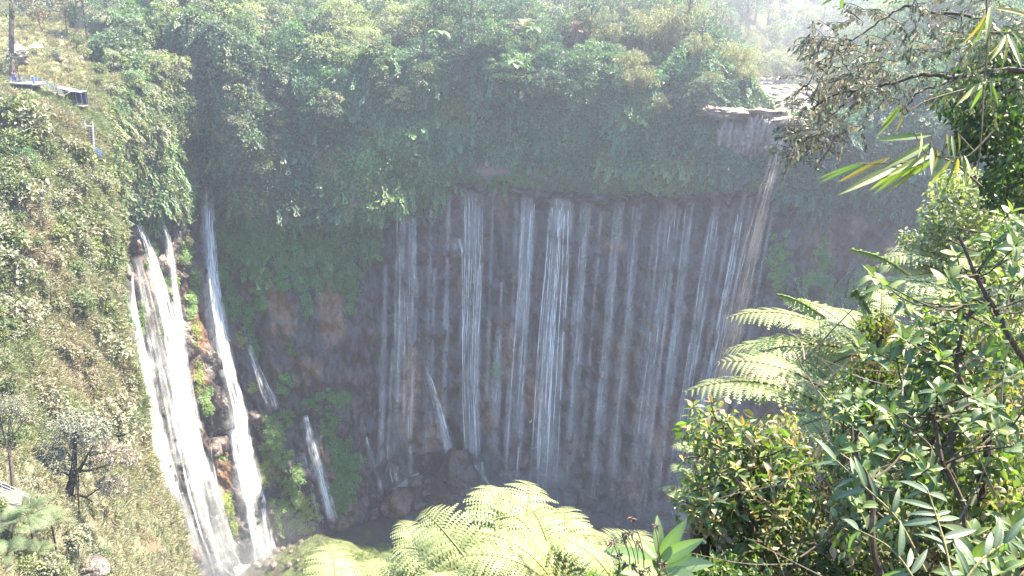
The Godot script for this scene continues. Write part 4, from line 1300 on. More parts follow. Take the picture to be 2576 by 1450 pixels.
# ---- broad-leaved shrubs: every leaf its own piece
var big_leaves := []
var small_leaves := []
var red_leaves := []
var cane_leaves := []
var sprig_leaves := []
func make_near_leaves() -> void:
	for k in 5:
		var c: Color = [Color(0.042, 0.09, 0.028), Color(0.07, 0.125, 0.032), Color(0.13, 0.18, 0.038), Color(0.05, 0.10, 0.045), Color(0.10, 0.135, 0.055)][k]
		big_leaves.append(blade_mesh(1.0, 0.50, [0.5, 0.9, 0.4, 1.1, 0.7][k], 8, 0.35, c, c * 1.12, M.gloss, 0.36))
		small_leaves.append(blade_mesh(1.0, 0.44, [0.4, 0.8, 0.5, 1.0, 0.6][k], 5, 0.35, c * 0.92, c, M.gloss, 0.4))
		var r: Color = [Color(0.34, 0.30, 0.07), Color(0.38, 0.25, 0.08), Color(0.36, 0.17, 0.09), Color(0.28, 0.32, 0.08), Color(0.40, 0.30, 0.11)][k]
		red_leaves.append(blade_mesh(1.0, 0.36, 0.4, 5, 0.35, r, r * 1.1, M.gloss, 0.4))
		var b: Color = [Color(0.06, 0.105, 0.065), Color(0.07, 0.12, 0.075), Color(0.055, 0.105, 0.05), Color(0.085, 0.125, 0.085), Color(0.065, 0.12, 0.055)][k]
		cane_leaves.append(blade_mesh(1.0, 0.20, [0.3, 0.6, 0.5, 0.8, 0.4][k], 8, 0.22, b, b * 1.05, M.gloss, 0.42))
		var s: Color = [Color(0.16, 0.21, 0.045), Color(0.20, 0.21, 0.045), Color(0.11, 0.18, 0.045), Color(0.25, 0.19, 0.05), Color(0.09, 0.15, 0.045)][k]
		sprig_leaves.append(blade_mesh(1.0, 0.135, [0.3, 0.5, 0.4, 0.6, 0.25][k], 8, 0.2, s, s.lerp(Color(0.22, 0.13, 0.04), 0.6 if k == 3 else 0.15), M.gloss, 0.42))

# whorls of leaves at twig ends under one shrub; tips: [point, direction, leaf length, count]
func shrub(called: String, o: Vector3, tips: Array, sets: Array, label: String, stems: Array, young := 0.0, petiole := 0.15) -> Node3D:
	var t := thing(called, o, label, "shrub")
	var k := 0
	var tw := Geo.new()
	for tip in tips:
		var p: Vector3 = tip[0] - o
		var d: Vector3 = tip[1]
		var twist := rnd(0, TAU)
		var nn: int = tip[3]
		for q in nn:
			if k >= 300: break
			var a := twist + q * 2.4
			var x := d.cross(Vector3.UP)
			if x.length() < 0.1: x = Vector3.RIGHT
			x = x.normalized()
			var y := x.cross(d)
			var open := lerpf(1.25, 0.35, float(q) / nn) + rnd(-0.15, 0.15)
			var ld := (d * cos(open) + (x * cos(a) + y * sin(a)) * sin(open) + Vector3.DOWN * 0.12).normalized()
			var l: float = tip[2] * rnd(0.75, 1.15) * lerpf(1.0, 0.72, float(q) / nn)
			var base: Vector3 = p - d * tip[2] * lerpf(0.5, 0.0, float(q) / nn)
			var use: Array = sets[1] if (q >= nn - 4 and rnd() < young) else sets[0]
			fastpart("leaf", k, use[rng.randi() % use.size()], t, Transform3D(leaf_basis(ld, (d + Vector3.UP * 0.5 + rdir() * 0.35), Vector3(l * rnd(0.7, 1.15), l, l * rnd(0.4, 1.9))), base + ld * l * petiole * 0.5))
			k += 1
		var near: Vector3 = stems[0] - o
		for s in stems:
			if (s - o).distance_to(p) < near.distance_to(p): near = s - o
		tw.tube(path([near + rdir() * 0.05, near.lerp(p, 0.5) + Vector3.DOWN * 0.05 + rdir() * 0.06, p], 6), taper(6, 0.007, 0.0035), 5, Color(0.07, 0.06, 0.035))
	for s in range(1, stems.size()):
		tw.tube(path([stems[s - 1] - o, stems[s].lerp(stems[s - 1], 0.5) - o + rdir() * 0.03, stems[s] - o], 5), taper(5, 0.024 - 0.003 * minf(s, 5), 0.022 - 0.003 * minf(s, 5)), 6, Color(0.12, 0.09, 0.065))
	part("stem", tw.mesh(M.bark), t)
	return t

func filler(called: String, label: String, spots: Array, l: float, tones: Array, wide := 0.5, cat_ := "foliage", hang := 0.4) -> Node3D:   # spots: [px, py, depth, radius px, leaves]
	var mesh_g := []
	for v in 3:
		var g := Geo.new()
		for q in 12:
			var d := (rdir() + Vector3.DOWN * hang).normalized()
			g.blade(rdir() * 1.3 * Vector3(1, 0.7, 1), d, rdir(), rnd(0.7, 1.2), wide * rnd(0.8, 1.2), 0.5, 3, 0.25, shade(Color(0.95, 0.95, 0.95), 0.3), shade(Color(1, 1, 1), 0.2))
		mesh_g.append(g.mesh(M.gloss))
	var xf := [[], [], []]
	var cc := [[], [], []]
	var o := at(spots[0][0], spots[0][1], spots[0][2])
	for s in spots:
		for k in int(s[4] / 12.0):
			var a := rnd(0, TAU)
			var r: float = sqrt(rnd()) * s[3]
			var p := at(s[0] + cos(a) * r, s[1] + sin(a) * r * (s[6] if s.size() > 6 else 0.8), s[2] * (1.0 + rnd(-1, 1) * (s[5] if s.size() > 5 else 0.10)))
			var v := rng.randi() % 3
			var sz := l * rnd(0.7, 1.3)
			xf[v].append(Transform3D(Basis.from_euler(Vector3(rnd(-0.5, 0.5), rnd(0, TAU), rnd(-0.5, 0.5))) * Basis.from_scale(Vector3.ONE * sz), p - o))
			cc[v].append(shade(tones[rng.randi() % tones.size()], 0.28))
	var t := thing(called, o, label, cat_)
	for v in 3:
		if xf[v].size() > 0: scatter("leaves_%03d" % (v + 1), mesh_g[v], xf[v], cc[v], t)
	return t

func build_near_shrubs() -> void:
	make_near_leaves()
	var up := Vector3(0, 1, 0)
	var L := func(px: float, py: float, s: float) -> Vector3: return at(px, py, s)
	# reddish-tipped bush, middle right
	var tips := []
	var outline := [[1745, 1020], [1790, 1010], [1735, 1080], [1780, 1075], [1830, 1050], [1870, 1070], [1720, 1155], [1765, 1140], [1815, 1125], [1860, 1120], [1900, 1100], [1720, 1240], [1700, 1255], [1760, 1210], [1810, 1190], [1855, 1180], [1905, 1160], [1950, 1150], [1745, 1285], [1790, 1260], [1840, 1240], [1890, 1230], [1940, 1210], [1985, 1200], [1795, 1310], [1850, 1300], [1900, 1290], [1950, 1270], [1870, 1350], [1930, 1340], [1980, 1300], [2010, 1260], [1995, 1120], [1940, 1080]]
	for q in outline:
		tips.append([L.call(q[0], q[1], rnd(5.0, 5.8)), Vector3(-0.35 + rnd(-0.3, 0.3), 0.85, rnd(-0.2, 0.5)).normalized(), 0.088, 9])
	shrub("bush", L.call(1940, 1500, 5.6), tips, [small_leaves, red_leaves], "dense bush with orange-red young leaf tips against the dark gorge", [L.call(1960, 1560, 5.6), L.call(1925, 1420, 5.5), L.call(1890, 1320, 5.5), L.call(1870, 1220, 5.4), L.call(1850, 1120, 5.4), L.call(1830, 1060, 5.4)], 0.95)
	# second layer of the same bush, too fine to pick apart
	filler("bush_foliage", "small dark leaves inside the reddish-tipped bush", [[1850, 1160, 5.9, 110, 900], [1900, 1290, 5.9, 130, 1300], [1960, 1180, 6.0, 110, 800], [1800, 1270, 5.8, 80, 500], [1790, 1090, 5.8, 60, 300]], 0.075, [Color(0.07, 0.12, 0.05), Color(0.12, 0.17, 0.07), Color(0.20, 0.17, 0.11), Color(0.15, 0.20, 0.07)])
	# broad-leaved shrubs at the right
	var groups := [
		["broad-leaved shrub rising at the right edge above the ferns", 5.0, 0.13, [[2535, 545], [2490, 610], [2560, 600], [2440, 655], [2505, 690], [2560, 680], [2400, 690], [2450, 720], [2540, 750], [2575, 640], [2600, 720], [2420, 745]], [2600, 980]],
		["broad-leaved shrub with upright yellow-green tips left of the right-edge shrub", 4.8, 0.125, [[2250, 730], [2225, 700], [2310, 760], [2360, 800], [2290, 820], [2400, 830], [2340, 870], [2440, 800], [2480, 840], [2255, 870], [2390, 900], [2310, 930], [2200, 880], [2450, 900]], [2400, 1180]],
		["broad-leaved shrub with big dark leaves low on the right", 4.3, 0.11, [[2290, 990], [2350, 1010], [2420, 990], [2480, 1010], [2540, 970], [2570, 1040], [2260, 1060], [2330, 1080], [2400, 1070], [2460, 1090], [2520, 1080], [2210, 1010], [2230, 1110], [2560, 1130], [2480, 1150]], [2480, 1500]],
		["low leafy shrub with serrated leaves under the broad shrubs", 4.0, 0.105, [[2130, 1040], [2160, 1080], [2110, 1100], [2180, 1130], [2140, 1000], [2300, 1150], [2370, 1160], [2200, 1190], [2150, 1250]], [2230, 1500]],
		["dark broad-leaved plant in the bottom right corner", 3.6, 0.125, [[2500, 1400], [2540, 1440], [2460, 1430], [2570, 1390], [2440, 1330], [2520, 1330]], [2540, 1600]]]
	for gq in groups:
		var tp := []
		for q in gq[3]:
			for e in (2 if rnd() < 0.35 else 1):
				tp.append([L.call(q[0] + rnd(-34, 34), q[1] + rnd(-28, 28), gq[1] * rnd(0.92, 1.12)), Vector3(rnd(-0.55, 0.25), 0.8, rnd(-0.1, 0.6)).normalized(), gq[2], 7])
		var f: Array = gq[4]
		var st := [L.call(f[0], f[1], gq[1])]
		var m: Array = gq[3][gq[3].size() / 2]
		for e in 4: st.append(L.call(lerpf(f[0], m[0], (e + 1) / 4.5) + rnd(-14, 14), lerpf(f[1], gq[3][0][1], (e + 1) / 4.5), gq[1]))
		shrub("broad_leaf_shrub", st[0], tp, [big_leaves, [big_leaves[2], big_leaves[1]]], gq[0], st, 0.6)
	# leafy masses behind and between
	filler("undergrowth", "tangle of small sunlit leaves on the slope at the lower right", [[2100, 1400, 6.5, 210, 2200, 0.15], [2350, 1320, 6.2, 240, 3000, 0.15], [2000, 1420, 6.0, 150, 1300, 0.12], [2500, 1250, 5.8, 180, 2200, 0.15], [2200, 1200, 7.2, 160, 1800, 0.12], [2350, 1100, 6.0, 220, 3200, 0.2], [2450, 1250, 4.8, 150, 900, 0.1], [2250, 1300, 4.9, 160, 900, 0.1], [2400, 900, 5.6, 160, 900, 0.1], [2500, 950, 6.8, 180, 2000, 0.12], [2330, 950, 7.2, 150, 1500, 0.1], [2180, 1010, 7.6, 110, 900, 0.1], [2520, 760, 7.2, 130, 1200, 0.1], [2570, 620, 7.5, 110, 1000, 0.1]], 0.062, [Color(0.08, 0.13, 0.05), Color(0.16, 0.20, 0.08), Color(0.26, 0.23, 0.14), Color(0.055, 0.10, 0.045), Color(0.14, 0.19, 0.09)], 0.55, "undergrowth")
	filler("withered_leaves", "dry brown leaves and stalks caught in the undergrowth on the right", [[2250, 1350, 6.3, 260, 1700, 0.12], [2480, 1330, 5.7, 200, 1700, 0.12], [2300, 1050, 7.0, 220, 1400, 0.1], [2230, 900, 7.0, 70, 500, 0.06], [1950, 1090, 6.0, 60, 250, 0.05], [2130, 1200, 7.0, 110, 400, 0.08]], 0.055, [Color(0.26, 0.19, 0.12), Color(0.38, 0.32, 0.23), Color(0.13, 0.08, 0.05), Color(0.33, 0.27, 0.19)], 0.4, "leaves", 0.9)
	filler("creeper", "creeper of tiny leaves wrapped round the dead trunk on the right", [[2215, 830, 6.6, 45, 500, 0.05], [2205, 930, 6.6, 55, 600, 0.05], [2195, 1030, 6.6, 45, 450, 0.05], [2185, 1110, 6.6, 40, 350, 0.05]], 0.05, [Color(0.09, 0.13, 0.04), Color(0.15, 0.17, 0.05), Color(0.12, 0.09, 0.06)], 0.6, "creeper", 0.9)
	filler("herbs", "small fresh herbs at the bottom edge under the long-leaved plant", [[1640, 1450, 5.2, 90, 420, 0.1, 0.35], [1760, 1430, 5.2, 90, 480, 0.1, 0.4], [1540, 1470, 5.6, 70, 220, 0.1, 0.3], [1850, 1440, 5.2, 80, 500, 0.1, 0.4]], 0.055, [Color(0.10, 0.17, 0.05), Color(0.14, 0.20, 0.06), Color(0.09, 0.15, 0.07)], 0.6, "herbs")
	# trunks in the thicket
	for q in [[[2225, 790], [2205, 930], [2185, 1060], [2175, 1150], 6.6, 0.045, "dark vine-wrapped dead trunk standing among the ferns"], [[2385, 930], [2370, 1050], [2395, 1180], [2410, 1300], 6.0, 0.05, "dark leaning trunk behind the big leaves"], [[2490, 1080], [2470, 1220], [2450, 1360], [2430, 1500], 4.6, 0.035, "thin dark mossy trunk near the lower right corner"], [[2310, 1000], [2340, 1100], [2350, 1200], [2352, 1330], 6.6, 0.04, "slim trunk in the middle of the thicket"]]:
		var o := at(q[3][0], q[3][1], q[4])
		var g := Geo.new()
		var ps := []
		for e in 4: ps.append(at(q[e][0], q[e][1], q[4]) - o)
		var pp := path(ps, 24)
		for e in pp.size(): pp[e] += rdir() * 0.012
		g.tube(pp, taper(24, q[5] * 0.7, q[5]), 8, Color(0.06, 0.045, 0.035))
		part("trunk", g.mesh(M.bark), thing("dead_tree", o, q[6], "dead tree"))
	# loose twigs
	var o2 := at(2300, 1250, 5.8)
	var tg := Geo.new()
	for k in 130:
		var s := rnd(4.2, 6.4)
		var px := rnd(1950, 2600)
		var py := rnd(900, 1480)
		var a := at(px, py, s) - o2
		var d := Vector3(rnd(-1, 1), rnd(-0.4, 1), rnd(-0.5, 0.5)).normalized() * rnd(0.2, 0.7)
		tg.tube(path([a, a + d * 0.5 + rdir() * 0.04, a + d], 5), taper(5, rnd(0.003, 0.006), 0.002), 4, [Color(0.16, 0.12, 0.09), Color(0.28, 0.23, 0.17), Color(0.07, 0.05, 0.04)][k % 3])
	tag(part("twigs", tg.mesh(M.bark), self, o2), "thin bare twigs criss-crossing the thicket on the right", "twigs", "", "stuff")

func build_canes() -> void:
	# bamboo with bluish leaves, lower right: culm from -> to, leaves in pairs
	for c in [[[2330, 1440, 3.3], [2260, 1310, 3.4], [2180, 1230, 3.5], [2105, 1160, 3.6], "young bamboo cane with blue-green leaves slanting up to the left"], [[2400, 1500, 3.0], [2385, 1400, 3.1], [2360, 1310, 3.2], [2335, 1235, 3.3], "upright young bamboo cane with short blue-green leaves"], [[2330, 1560, 2.9], [2300, 1460, 3.0], [2240, 1380, 3.1], [2160, 1335, 3.2], "lowest bamboo cane with leaves near the bottom edge"], [[2380, 1560, 2.9], [2430, 1460, 2.95], [2480, 1400, 3.0], [2540, 1360, 3.1], "bamboo cane arching to the right above the bottom edge"]]:
		var o := at(c[0][0], c[0][1], c[0][2])
		var t := thing("bamboo_cane", o, c[4], "bamboo")
		var ps := []
		for e in 4: ps.append(at(c[e][0], c[e][1], c[e][2]) - o)
		var pp := path(ps, 18)
		var g := Geo.new()
		g.tube(pp, taper(18, 0.007, 0.003), 6, Color(0.20, 0.19, 0.08))
		part("culm", g.mesh(M.bark), t)
		var k := 0
		for e in range(4, 19):
			if e < 17 and rnd() < 0.42: continue
			var d := (pp[mini(e + 1, 18)] - pp[e - 1]).normalized()
			for s in ([-1.0, 1.0] if e < 18 else [-0.3, 0.3, 0.0]):
				var x := d.cross(Vector3.BACK).normalized()
				if rnd() < 0.22: continue
				var ld: Vector3 = (d * rnd(0.3, 0.9) + x * s * rnd(0.5, 1.1) + rdir() * 0.35 + Vector3.DOWN * 0.2).normalized()
				var l := rnd(0.09, 0.165)
				fastpart("leaf", k, cane_leaves[rng.randi() % 5], t, Transform3D(leaf_basis(ld, Vector3(rnd(-0.3, 0.3), 1, rnd(0.3, 0.9)), Vector3(l, l, l)), pp[e]))
				k += 1
	# yellowing bamboo sprigs hanging in from the upper right: list of leaves by base and tip
	var S := [
		["hanging bamboo sprig with two orange-tipped leaves under the branch", 4.0, [[2430, 225], [2330, 255], [2275, 290]], [[2272, 262, 2214, 340], [2276, 262, 2268, 336], [2262, 268, 2222, 318]]],
		["bamboo sprig with a fan of yellow-green leaves across the hazy gorge", 3.8, [[2470, 470], [2400, 410], [2340, 395], [2270, 410], [2160, 412]], [[2240, 395, 2120, 452], [2270, 412, 2126, 478], [2268, 425, 2150, 462], [2300, 400, 2190, 478], [2320, 392, 2205, 485], [2330, 405, 2245, 482], [2345, 390, 2225, 440], [2350, 370, 2252, 400], [2180, 410, 2057, 446], [2180, 412, 2066, 454], [2340, 360, 2235, 420], [2345, 340, 2210, 348], [2290, 420, 2290, 470], [2310, 415, 2262, 450]]],
		["bamboo sprig with drooping yellow-brown leaves right of the fan", 3.7, [[2500, 330], [2440, 390], [2400, 396], [2330, 385], [2300, 330]], [[2398, 395, 2345, 470], [2405, 395, 2385, 480], [2410, 396, 2410, 462], [2420, 392, 2440, 465], [2425, 390, 2455, 440], [2330, 376, 2325, 432], [2345, 372, 2348, 430], [2355, 372, 2362, 425], [2370, 380, 2292, 455], [2380, 385, 2352, 440], [2318, 335, 2322, 390], [2395, 340, 2405, 400], [2382, 335, 2395, 395], [2410, 335, 2428, 395]]],
		["bamboo stem hanging down the right with green leaf tufts", 3.4, [[2482, -30], [2485, 110], [2475, 230], [2470, 330], [2460, 440]], [[2500, 20, 2610, 30], [2492, 15, 2484, 95], [2490, 20, 2440, 120], [2480, 45, 2452, 125], [2530, 85, 2490, 160], [2532, 85, 2540, 170], [2535, 85, 2575, 160], [2530, 88, 2510, 140], [2480, 205, 2420, 245], [2485, 205, 2440, 275], [2490, 205, 2520, 270], [2492, 205, 2500, 255], [2500, 65, 2530, 85], [2545, 80, 2590, 120]]],
		["single green bamboo leaves dangling at the top edge", 4.0, [[2110, -40], [2150, -20]], [[2110, -15, 2068, 10], [2120, -10, 2118, 25]]]]
	for c in S:
		var s: float = c[1]
		var o := at(c[2][0][0], c[2][0][1], s)
		var t := thing("bamboo_sprig", o, c[0], "bamboo")
		var ps := []
		for e in c[2]: ps.append(at(e[0], e[1], s) - o)
		var g := Geo.new()
		g.tube(path(ps, 20), taper(20, 0.006, 0.0025), 5, Color(0.16, 0.13, 0.08))
		var k := 0
		for l in c[3]:
			var ds := rnd(-0.12, 0.12)
			var a := at(l[0], l[1], s)
			var b := at(l[2], l[3], s + ds)
			var near := path(ps, 20)
			var best: Vector3 = near[0]
			for q in near:
				if q.distance_to(a - o) < best.distance_to(a - o): best = q
			g.tube(PackedVector3Array([best, a - o]), PackedFloat32Array([0.003, 0.002]), 4, Color(0.17, 0.14, 0.08))
			var len := a.distance_to(b)
			fastpart("leaf", k, sprig_leaves[rng.randi() % 5], t, Transform3D(leaf_basis((b - a).normalized(), (Vector3(rnd(-0.6, 0.6), 0.6, 1)).normalized(), Vector3(maxf(len * 0.85, 0.13), len * 1.05, len)), a - o))
			k += 1
		part("stem", g.mesh(M.bark), t)
	# the long-leaved plant at the bottom edge
	var o := at(1660, 1445, 4.6)
	var t := thing("long_leaved_plant", o, "ginger-like plant with wide pale green pointed leaves at the bottom edge", "plant")
	var g := Geo.new()
	g.tube(path([at(1664, 1520, 4.6) - o, Vector3.ZERO, at(1658, 1385, 4.6) - o], 6), taper(6, 0.014, 0.008), 7, Color(0.30, 0.20, 0.11))
	part("stem", g.mesh(M.bark), t)
	var gl := blade_mesh(1.0, 0.27, 0.35, 9, 0.16, Color(0.17, 0.26, 0.10), Color(0.20, 0.28, 0.12), M.gloss, 0.40)
	var gd := blade_mesh(1.0, 0.27, 0.5, 9, 0.16, Color(0.10, 0.18, 0.07), Color(0.11, 0.19, 0.08), M.gloss, 0.40)
	var k := 0
	for l in [[1658, 1400, 1657, 1304, 0, 0], [1660, 1402, 1722, 1318, 0, 0.1], [1660, 1412, 1752, 1362, 0, 0.2], [1655, 1410, 1610, 1350, 0, -0.1], [1652, 1424, 1556, 1380, 1, 0.25], [1658, 1430, 1590, 1430, 0, 0.3], [1664, 1432, 1770, 1410, 0, 0.3], [1665, 1440, 1740, 1450, 0, 0.35]]:
		var a := at(l[0], l[1], 4.6)
		var b := at(l[2], l[3], 4.6 - l[5])
		var ln := a.distance_to(b)
		fastpart("leaf", k, gl if l[4] == 0 else gd, t, Transform3D(leaf_basis((b - a).normalized(), Vector3(rnd(-0.3, 0.3), 1.0, 0.7).normalized(), Vector3.ONE * ln * 1.06), a - o))
		k += 1
	# dry flower heads
	k = 0
	for f in [[1588, 1308, 1622, 1410], [1648, 1326, 1655, 1420], [1541, 1366, 1560, 1440], [1572, 1348, 1600, 1420], [1586, 1344, 1606, 1420], [1569, 1362, 1585, 1430], [1606, 1368, 1620, 1430], [1576, 1424, 1580, 1480], [1596, 1428, 1598, 1480], [1630, 1434, 1632, 1480], [1614, 1442, 1616, 1490], [1668, 1420, 1680, 1470], [1558, 1400, 1545, 1470]]:
		var b := at(f[2], f[3], 4.4)
		var e := at(f[0], f[1], 4.4)
		var d := thing("dried_flower", b, "dark dried flower head on a thin stalk beside the long-leaved plant", "dried flower", "dried flower heads at the bottom edge")
		var sg := Geo.new()
		sg.tube(path([Vector3.ZERO, (e - b) * 0.5 + Vector3(0.01, 0.01, 0), e - b], 6), taper(6, 0.0035, 0.0025), 4, Color(0.12, 0.07, 0.05))
		part("stalk", sg.mesh(M.bark), d)
		var hg := Geo.new()
		for q in 34:
			var dd := rdir()
			if dd.y < -0.5: dd.y = -dd.y
			hg.blade(e - b + dd * 0.006, (dd + Vector3.DOWN * (0.6 if q % 3 == 0 else 0.0)).normalized(), rdir(), rnd(0.012, 0.026) * (2.0 if q % 7 == 0 else 1.0), 0.008, 1.0, 3, 0.2, Color(0.035, 0.022, 0.018), Color(0.07, 0.035, 0.025))
		part("flower_head", hg.mesh(M.dry), d)

func build_overhang() -> void:
	# branches of a tree outside the frame reaching in from the right
	var say := "lichen-grey branch with small olive leaves reaching in from the upper right"
	var o := at(2700, 190, 8.0)
	var t := thing("overhanging_tree", o, say, "tree")
	var P := func(px: float, py: float, s: float) -> Vector3: return at(px, py, s) - o
	var limbs := [
		[[2700, 190, 8], [2560, 178, 8], [2480, 180, 8], [2400, 195, 8], [2320, 188, 8], [2230, 212, 8], [2150, 226, 8], [2100, 236, 8], [2060, 262, 8], [2035, 290, 8]],
		[[2700, 200, 8], [2560, 160, 8.1], [2510, 80, 8.2], [2440, 42, 8.2], [2330, 30, 8.2], [2280, 16, 8.2], [2220, 50, 8.2], [2150, 98, 8.2], [2110, 118, 8.2], [2070, 150, 8.2]],
		[[2400, 195, 8], [2360, 215, 7.9], [2310, 232, 7.9], [2285, 262, 7.9], [2262, 285, 7.9]],
		[[2150, 98, 8.2], [2120, 105, 8.2], [2090, 125, 8.1], [2050, 105, 8.1]],
		[[2150, 226, 8], [2120, 265, 8], [2080, 305, 8], [2040, 340, 7.9], [2000, 378, 7.9]],
		[[2110, 118, 8.2], [2130, 170, 8.1], [2180, 200, 8.1], [2200, 160, 8.1]],
		[[2060, 262, 8], [2030, 230, 8], [2050, 180, 8]]]
	var rad := [[0.032, 0.007], [0.021, 0.006], [0.015, 0.006], [0.008, 0.003], [0.009, 0.003], [0.008, 0.003], [0.008, 0.003]]
	var all := []
	for k in limbs.size():
		var ps := []
		for q in limbs[k]: ps.append(P.call(q[0], q[1], q[2]))
		var pp := path(ps, ps.size() * 5)
		for e in range(1, pp.size() - 1): pp[e] += rdir() * 0.012
		all.append(pp)
		var g := Geo.new()
		g.tube(pp, taper(pp.size() - 1, rad[k][0], rad[k][1]), 8, Color(0.10, 0.085, 0.07))
		part("branch", g.mesh(M.bark), t)
	var lf := Geo.new()
	var tw := Geo.new()
	var spots := [[2090, 105, 50, 90], [2130, 150, 60, 120], [2060, 110, 40, 60], [2190, 180, 60, 100], [2220, 215, 45, 70], [2120, 210, 60, 90], [2060, 200, 40, 60], [2050, 250, 50, 90], [2080, 290, 60, 110], [2030, 320, 45, 90], [2010, 365, 40, 70], [2060, 350, 50, 70], [2120, 330, 50, 50], [2000, 385, 25, 40], [2150, 250, 40, 40], [2240, 140, 50, 50], [2350, 60, 90, 120], [2420, 130, 80, 120], [2480, 60, 90, 150], [2330, 110, 60, 60], [2500, 200, 80, 120], [2410, 190, 60, 60], [2270, 215, 50, 40], [2540, 100, 70, 130], [2150, 65, 50, 40], [2200, 30, 60, 40], [2300, 10, 80, 60], [2060, 385, 30, 25]]
	for s in spots:
		for k in int(s[3] / 5.0):
			var a := rnd(0, TAU)
			var r: float = sqrt(rnd()) * s[2]
			var dep := rnd(7.4, 8.7)
			var c: Vector3 = P.call(s[0] + cos(a) * r, s[1] + sin(a) * r * 0.85, dep)
			var d := Vector3(rnd(-1, 0.4), rnd(-0.5, 0.3), rnd(-0.5, 0.5)).normalized()
			var e := c + d * rnd(0.14, 0.3)
			tw.tube(PackedVector3Array([c, c.lerp(e, 0.5) + Vector3.UP * 0.015, e]), PackedFloat32Array([0.004, 0.003, 0.002]), 3, Color(0.10, 0.08, 0.06))
			var tone: Color = [Color(0.20, 0.195, 0.155), Color(0.14, 0.15, 0.115), Color(0.27, 0.245, 0.19), Color(0.09, 0.11, 0.085)][rng.randi() % 4]
			if s[0] > 2380: tone = tone.lerp(Color(0.06, 0.11, 0.04), 0.5)
			for q in 11:
				var p := c.lerp(e, q / 10.0)
				lf.leaf(p, (d * 0.5 + rdir() * 0.6 + Vector3.DOWN * 0.8).normalized(), rdir(), rnd(0.045, 0.075), rnd(0.022, 0.032), shade(tone, 0.35))
	part("leaves", lf.mesh(M.olive), t).set_meta("kind", "stuff")
	part("twigs", tw.mesh(M.bark), t).set_meta("kind", "stuff")
	# dark leafy wall at the right edge and the pale crown below it
	var shady := filler("shaded_tree", "dark leafy tree crown filling the right edge in shade", [[2520, 220, 9.5, 110, 2200, 0.12], [2560, 330, 9.5, 110, 2600, 0.12], [2490, 300, 9.5, 90, 1300, 0.1], [2580, 450, 9.5, 90, 2000, 0.12], [2540, 470, 9.8, 70, 1000, 0.1], [2430, 260, 9.5, 60, 500, 0.1], [2570, 130, 9.5, 80, 900, 0.1], [2450, 345, 9.6, 60, 500, 0.08]], 0.075, [Color(0.030, 0.060, 0.032), Color(0.045, 0.085, 0.038), Color(0.038, 0.075, 0.045), Color(0.09, 0.12, 0.05)], 0.5, "tree", 0.8)
	var g2 := Geo.new()
	var tr := path([at(2640, 700, 9.9) - at(2640, 700, 9.9), at(2600, 480, 9.9) - at(2640, 700, 9.9), at(2570, 320, 9.9) - at(2640, 700, 9.9), at(2520, 200, 9.9) - at(2640, 700, 9.9)], 16)
	g2.tube(tr, taper(16, 0.10, 0.03), 9, Color(0.07, 0.055, 0.045))
	part("trunk", g2.mesh(M.bark), shady, at(2640, 700, 9.9) - shady.position)
	filler("pale_tree", "pale silvery-leaved tree crown below the dark tree on the right", [[2440, 490, 14, 75, 1300, 0.08], [2500, 520, 14, 80, 1400, 0.08], [2390, 540, 14, 60, 900, 0.06], [2450, 580, 14, 90, 1400, 0.08], [2360, 600, 14, 45, 500, 0.05], [2300, 608, 14.2, 30, 250, 0.04], [2420, 660, 14, 80, 800, 0.06], [2380, 480, 14, 40, 300, 0.05]], 0.10, [Color(0.33, 0.34, 0.26), Color(0.24, 0.27, 0.18), Color(0.15, 0.19, 0.11), Color(0.36, 0.37, 0.30)], 0.45, "tree", 0.5)

# ---------------------------------------------------------------- nearest of several sheets along a line of sight
func hit_any(keys: Array, px: float, py: float) -> Array:
	var best := []
	var bs := 1e9
	for k in keys:
		var h := hit(k, px, py)
		var q := to_px(h[0])
		var e := Vector2(q.x - px, q.y - py).length()
		var sc := q.z + e * 3.0
		if sc < bs:
			bs = sc
			best = h
	return best

# ---------------------------------------------------------------- stones
func boulder(called: String, p: Vector3, r: Vector3, col: Color, label: String, group := "", rough := 0.5) -> MeshInstance3D:
	var g := Geo.new()
	g.stone(Vector3.ZERO, r, nz, rnd(0, 900), rough, col, 8 if r.x < 1.6 else 13, 11 if r.x < 1.6 else 18)
	var o := part(called, g.smoothed().mesh(M.rock), self, p)
	o.rotation = Vector3(rnd(-0.2, 0.2), rnd(0, TAU), rnd(-0.2, 0.2))
	tag(o, label, "rock", group)
	return o

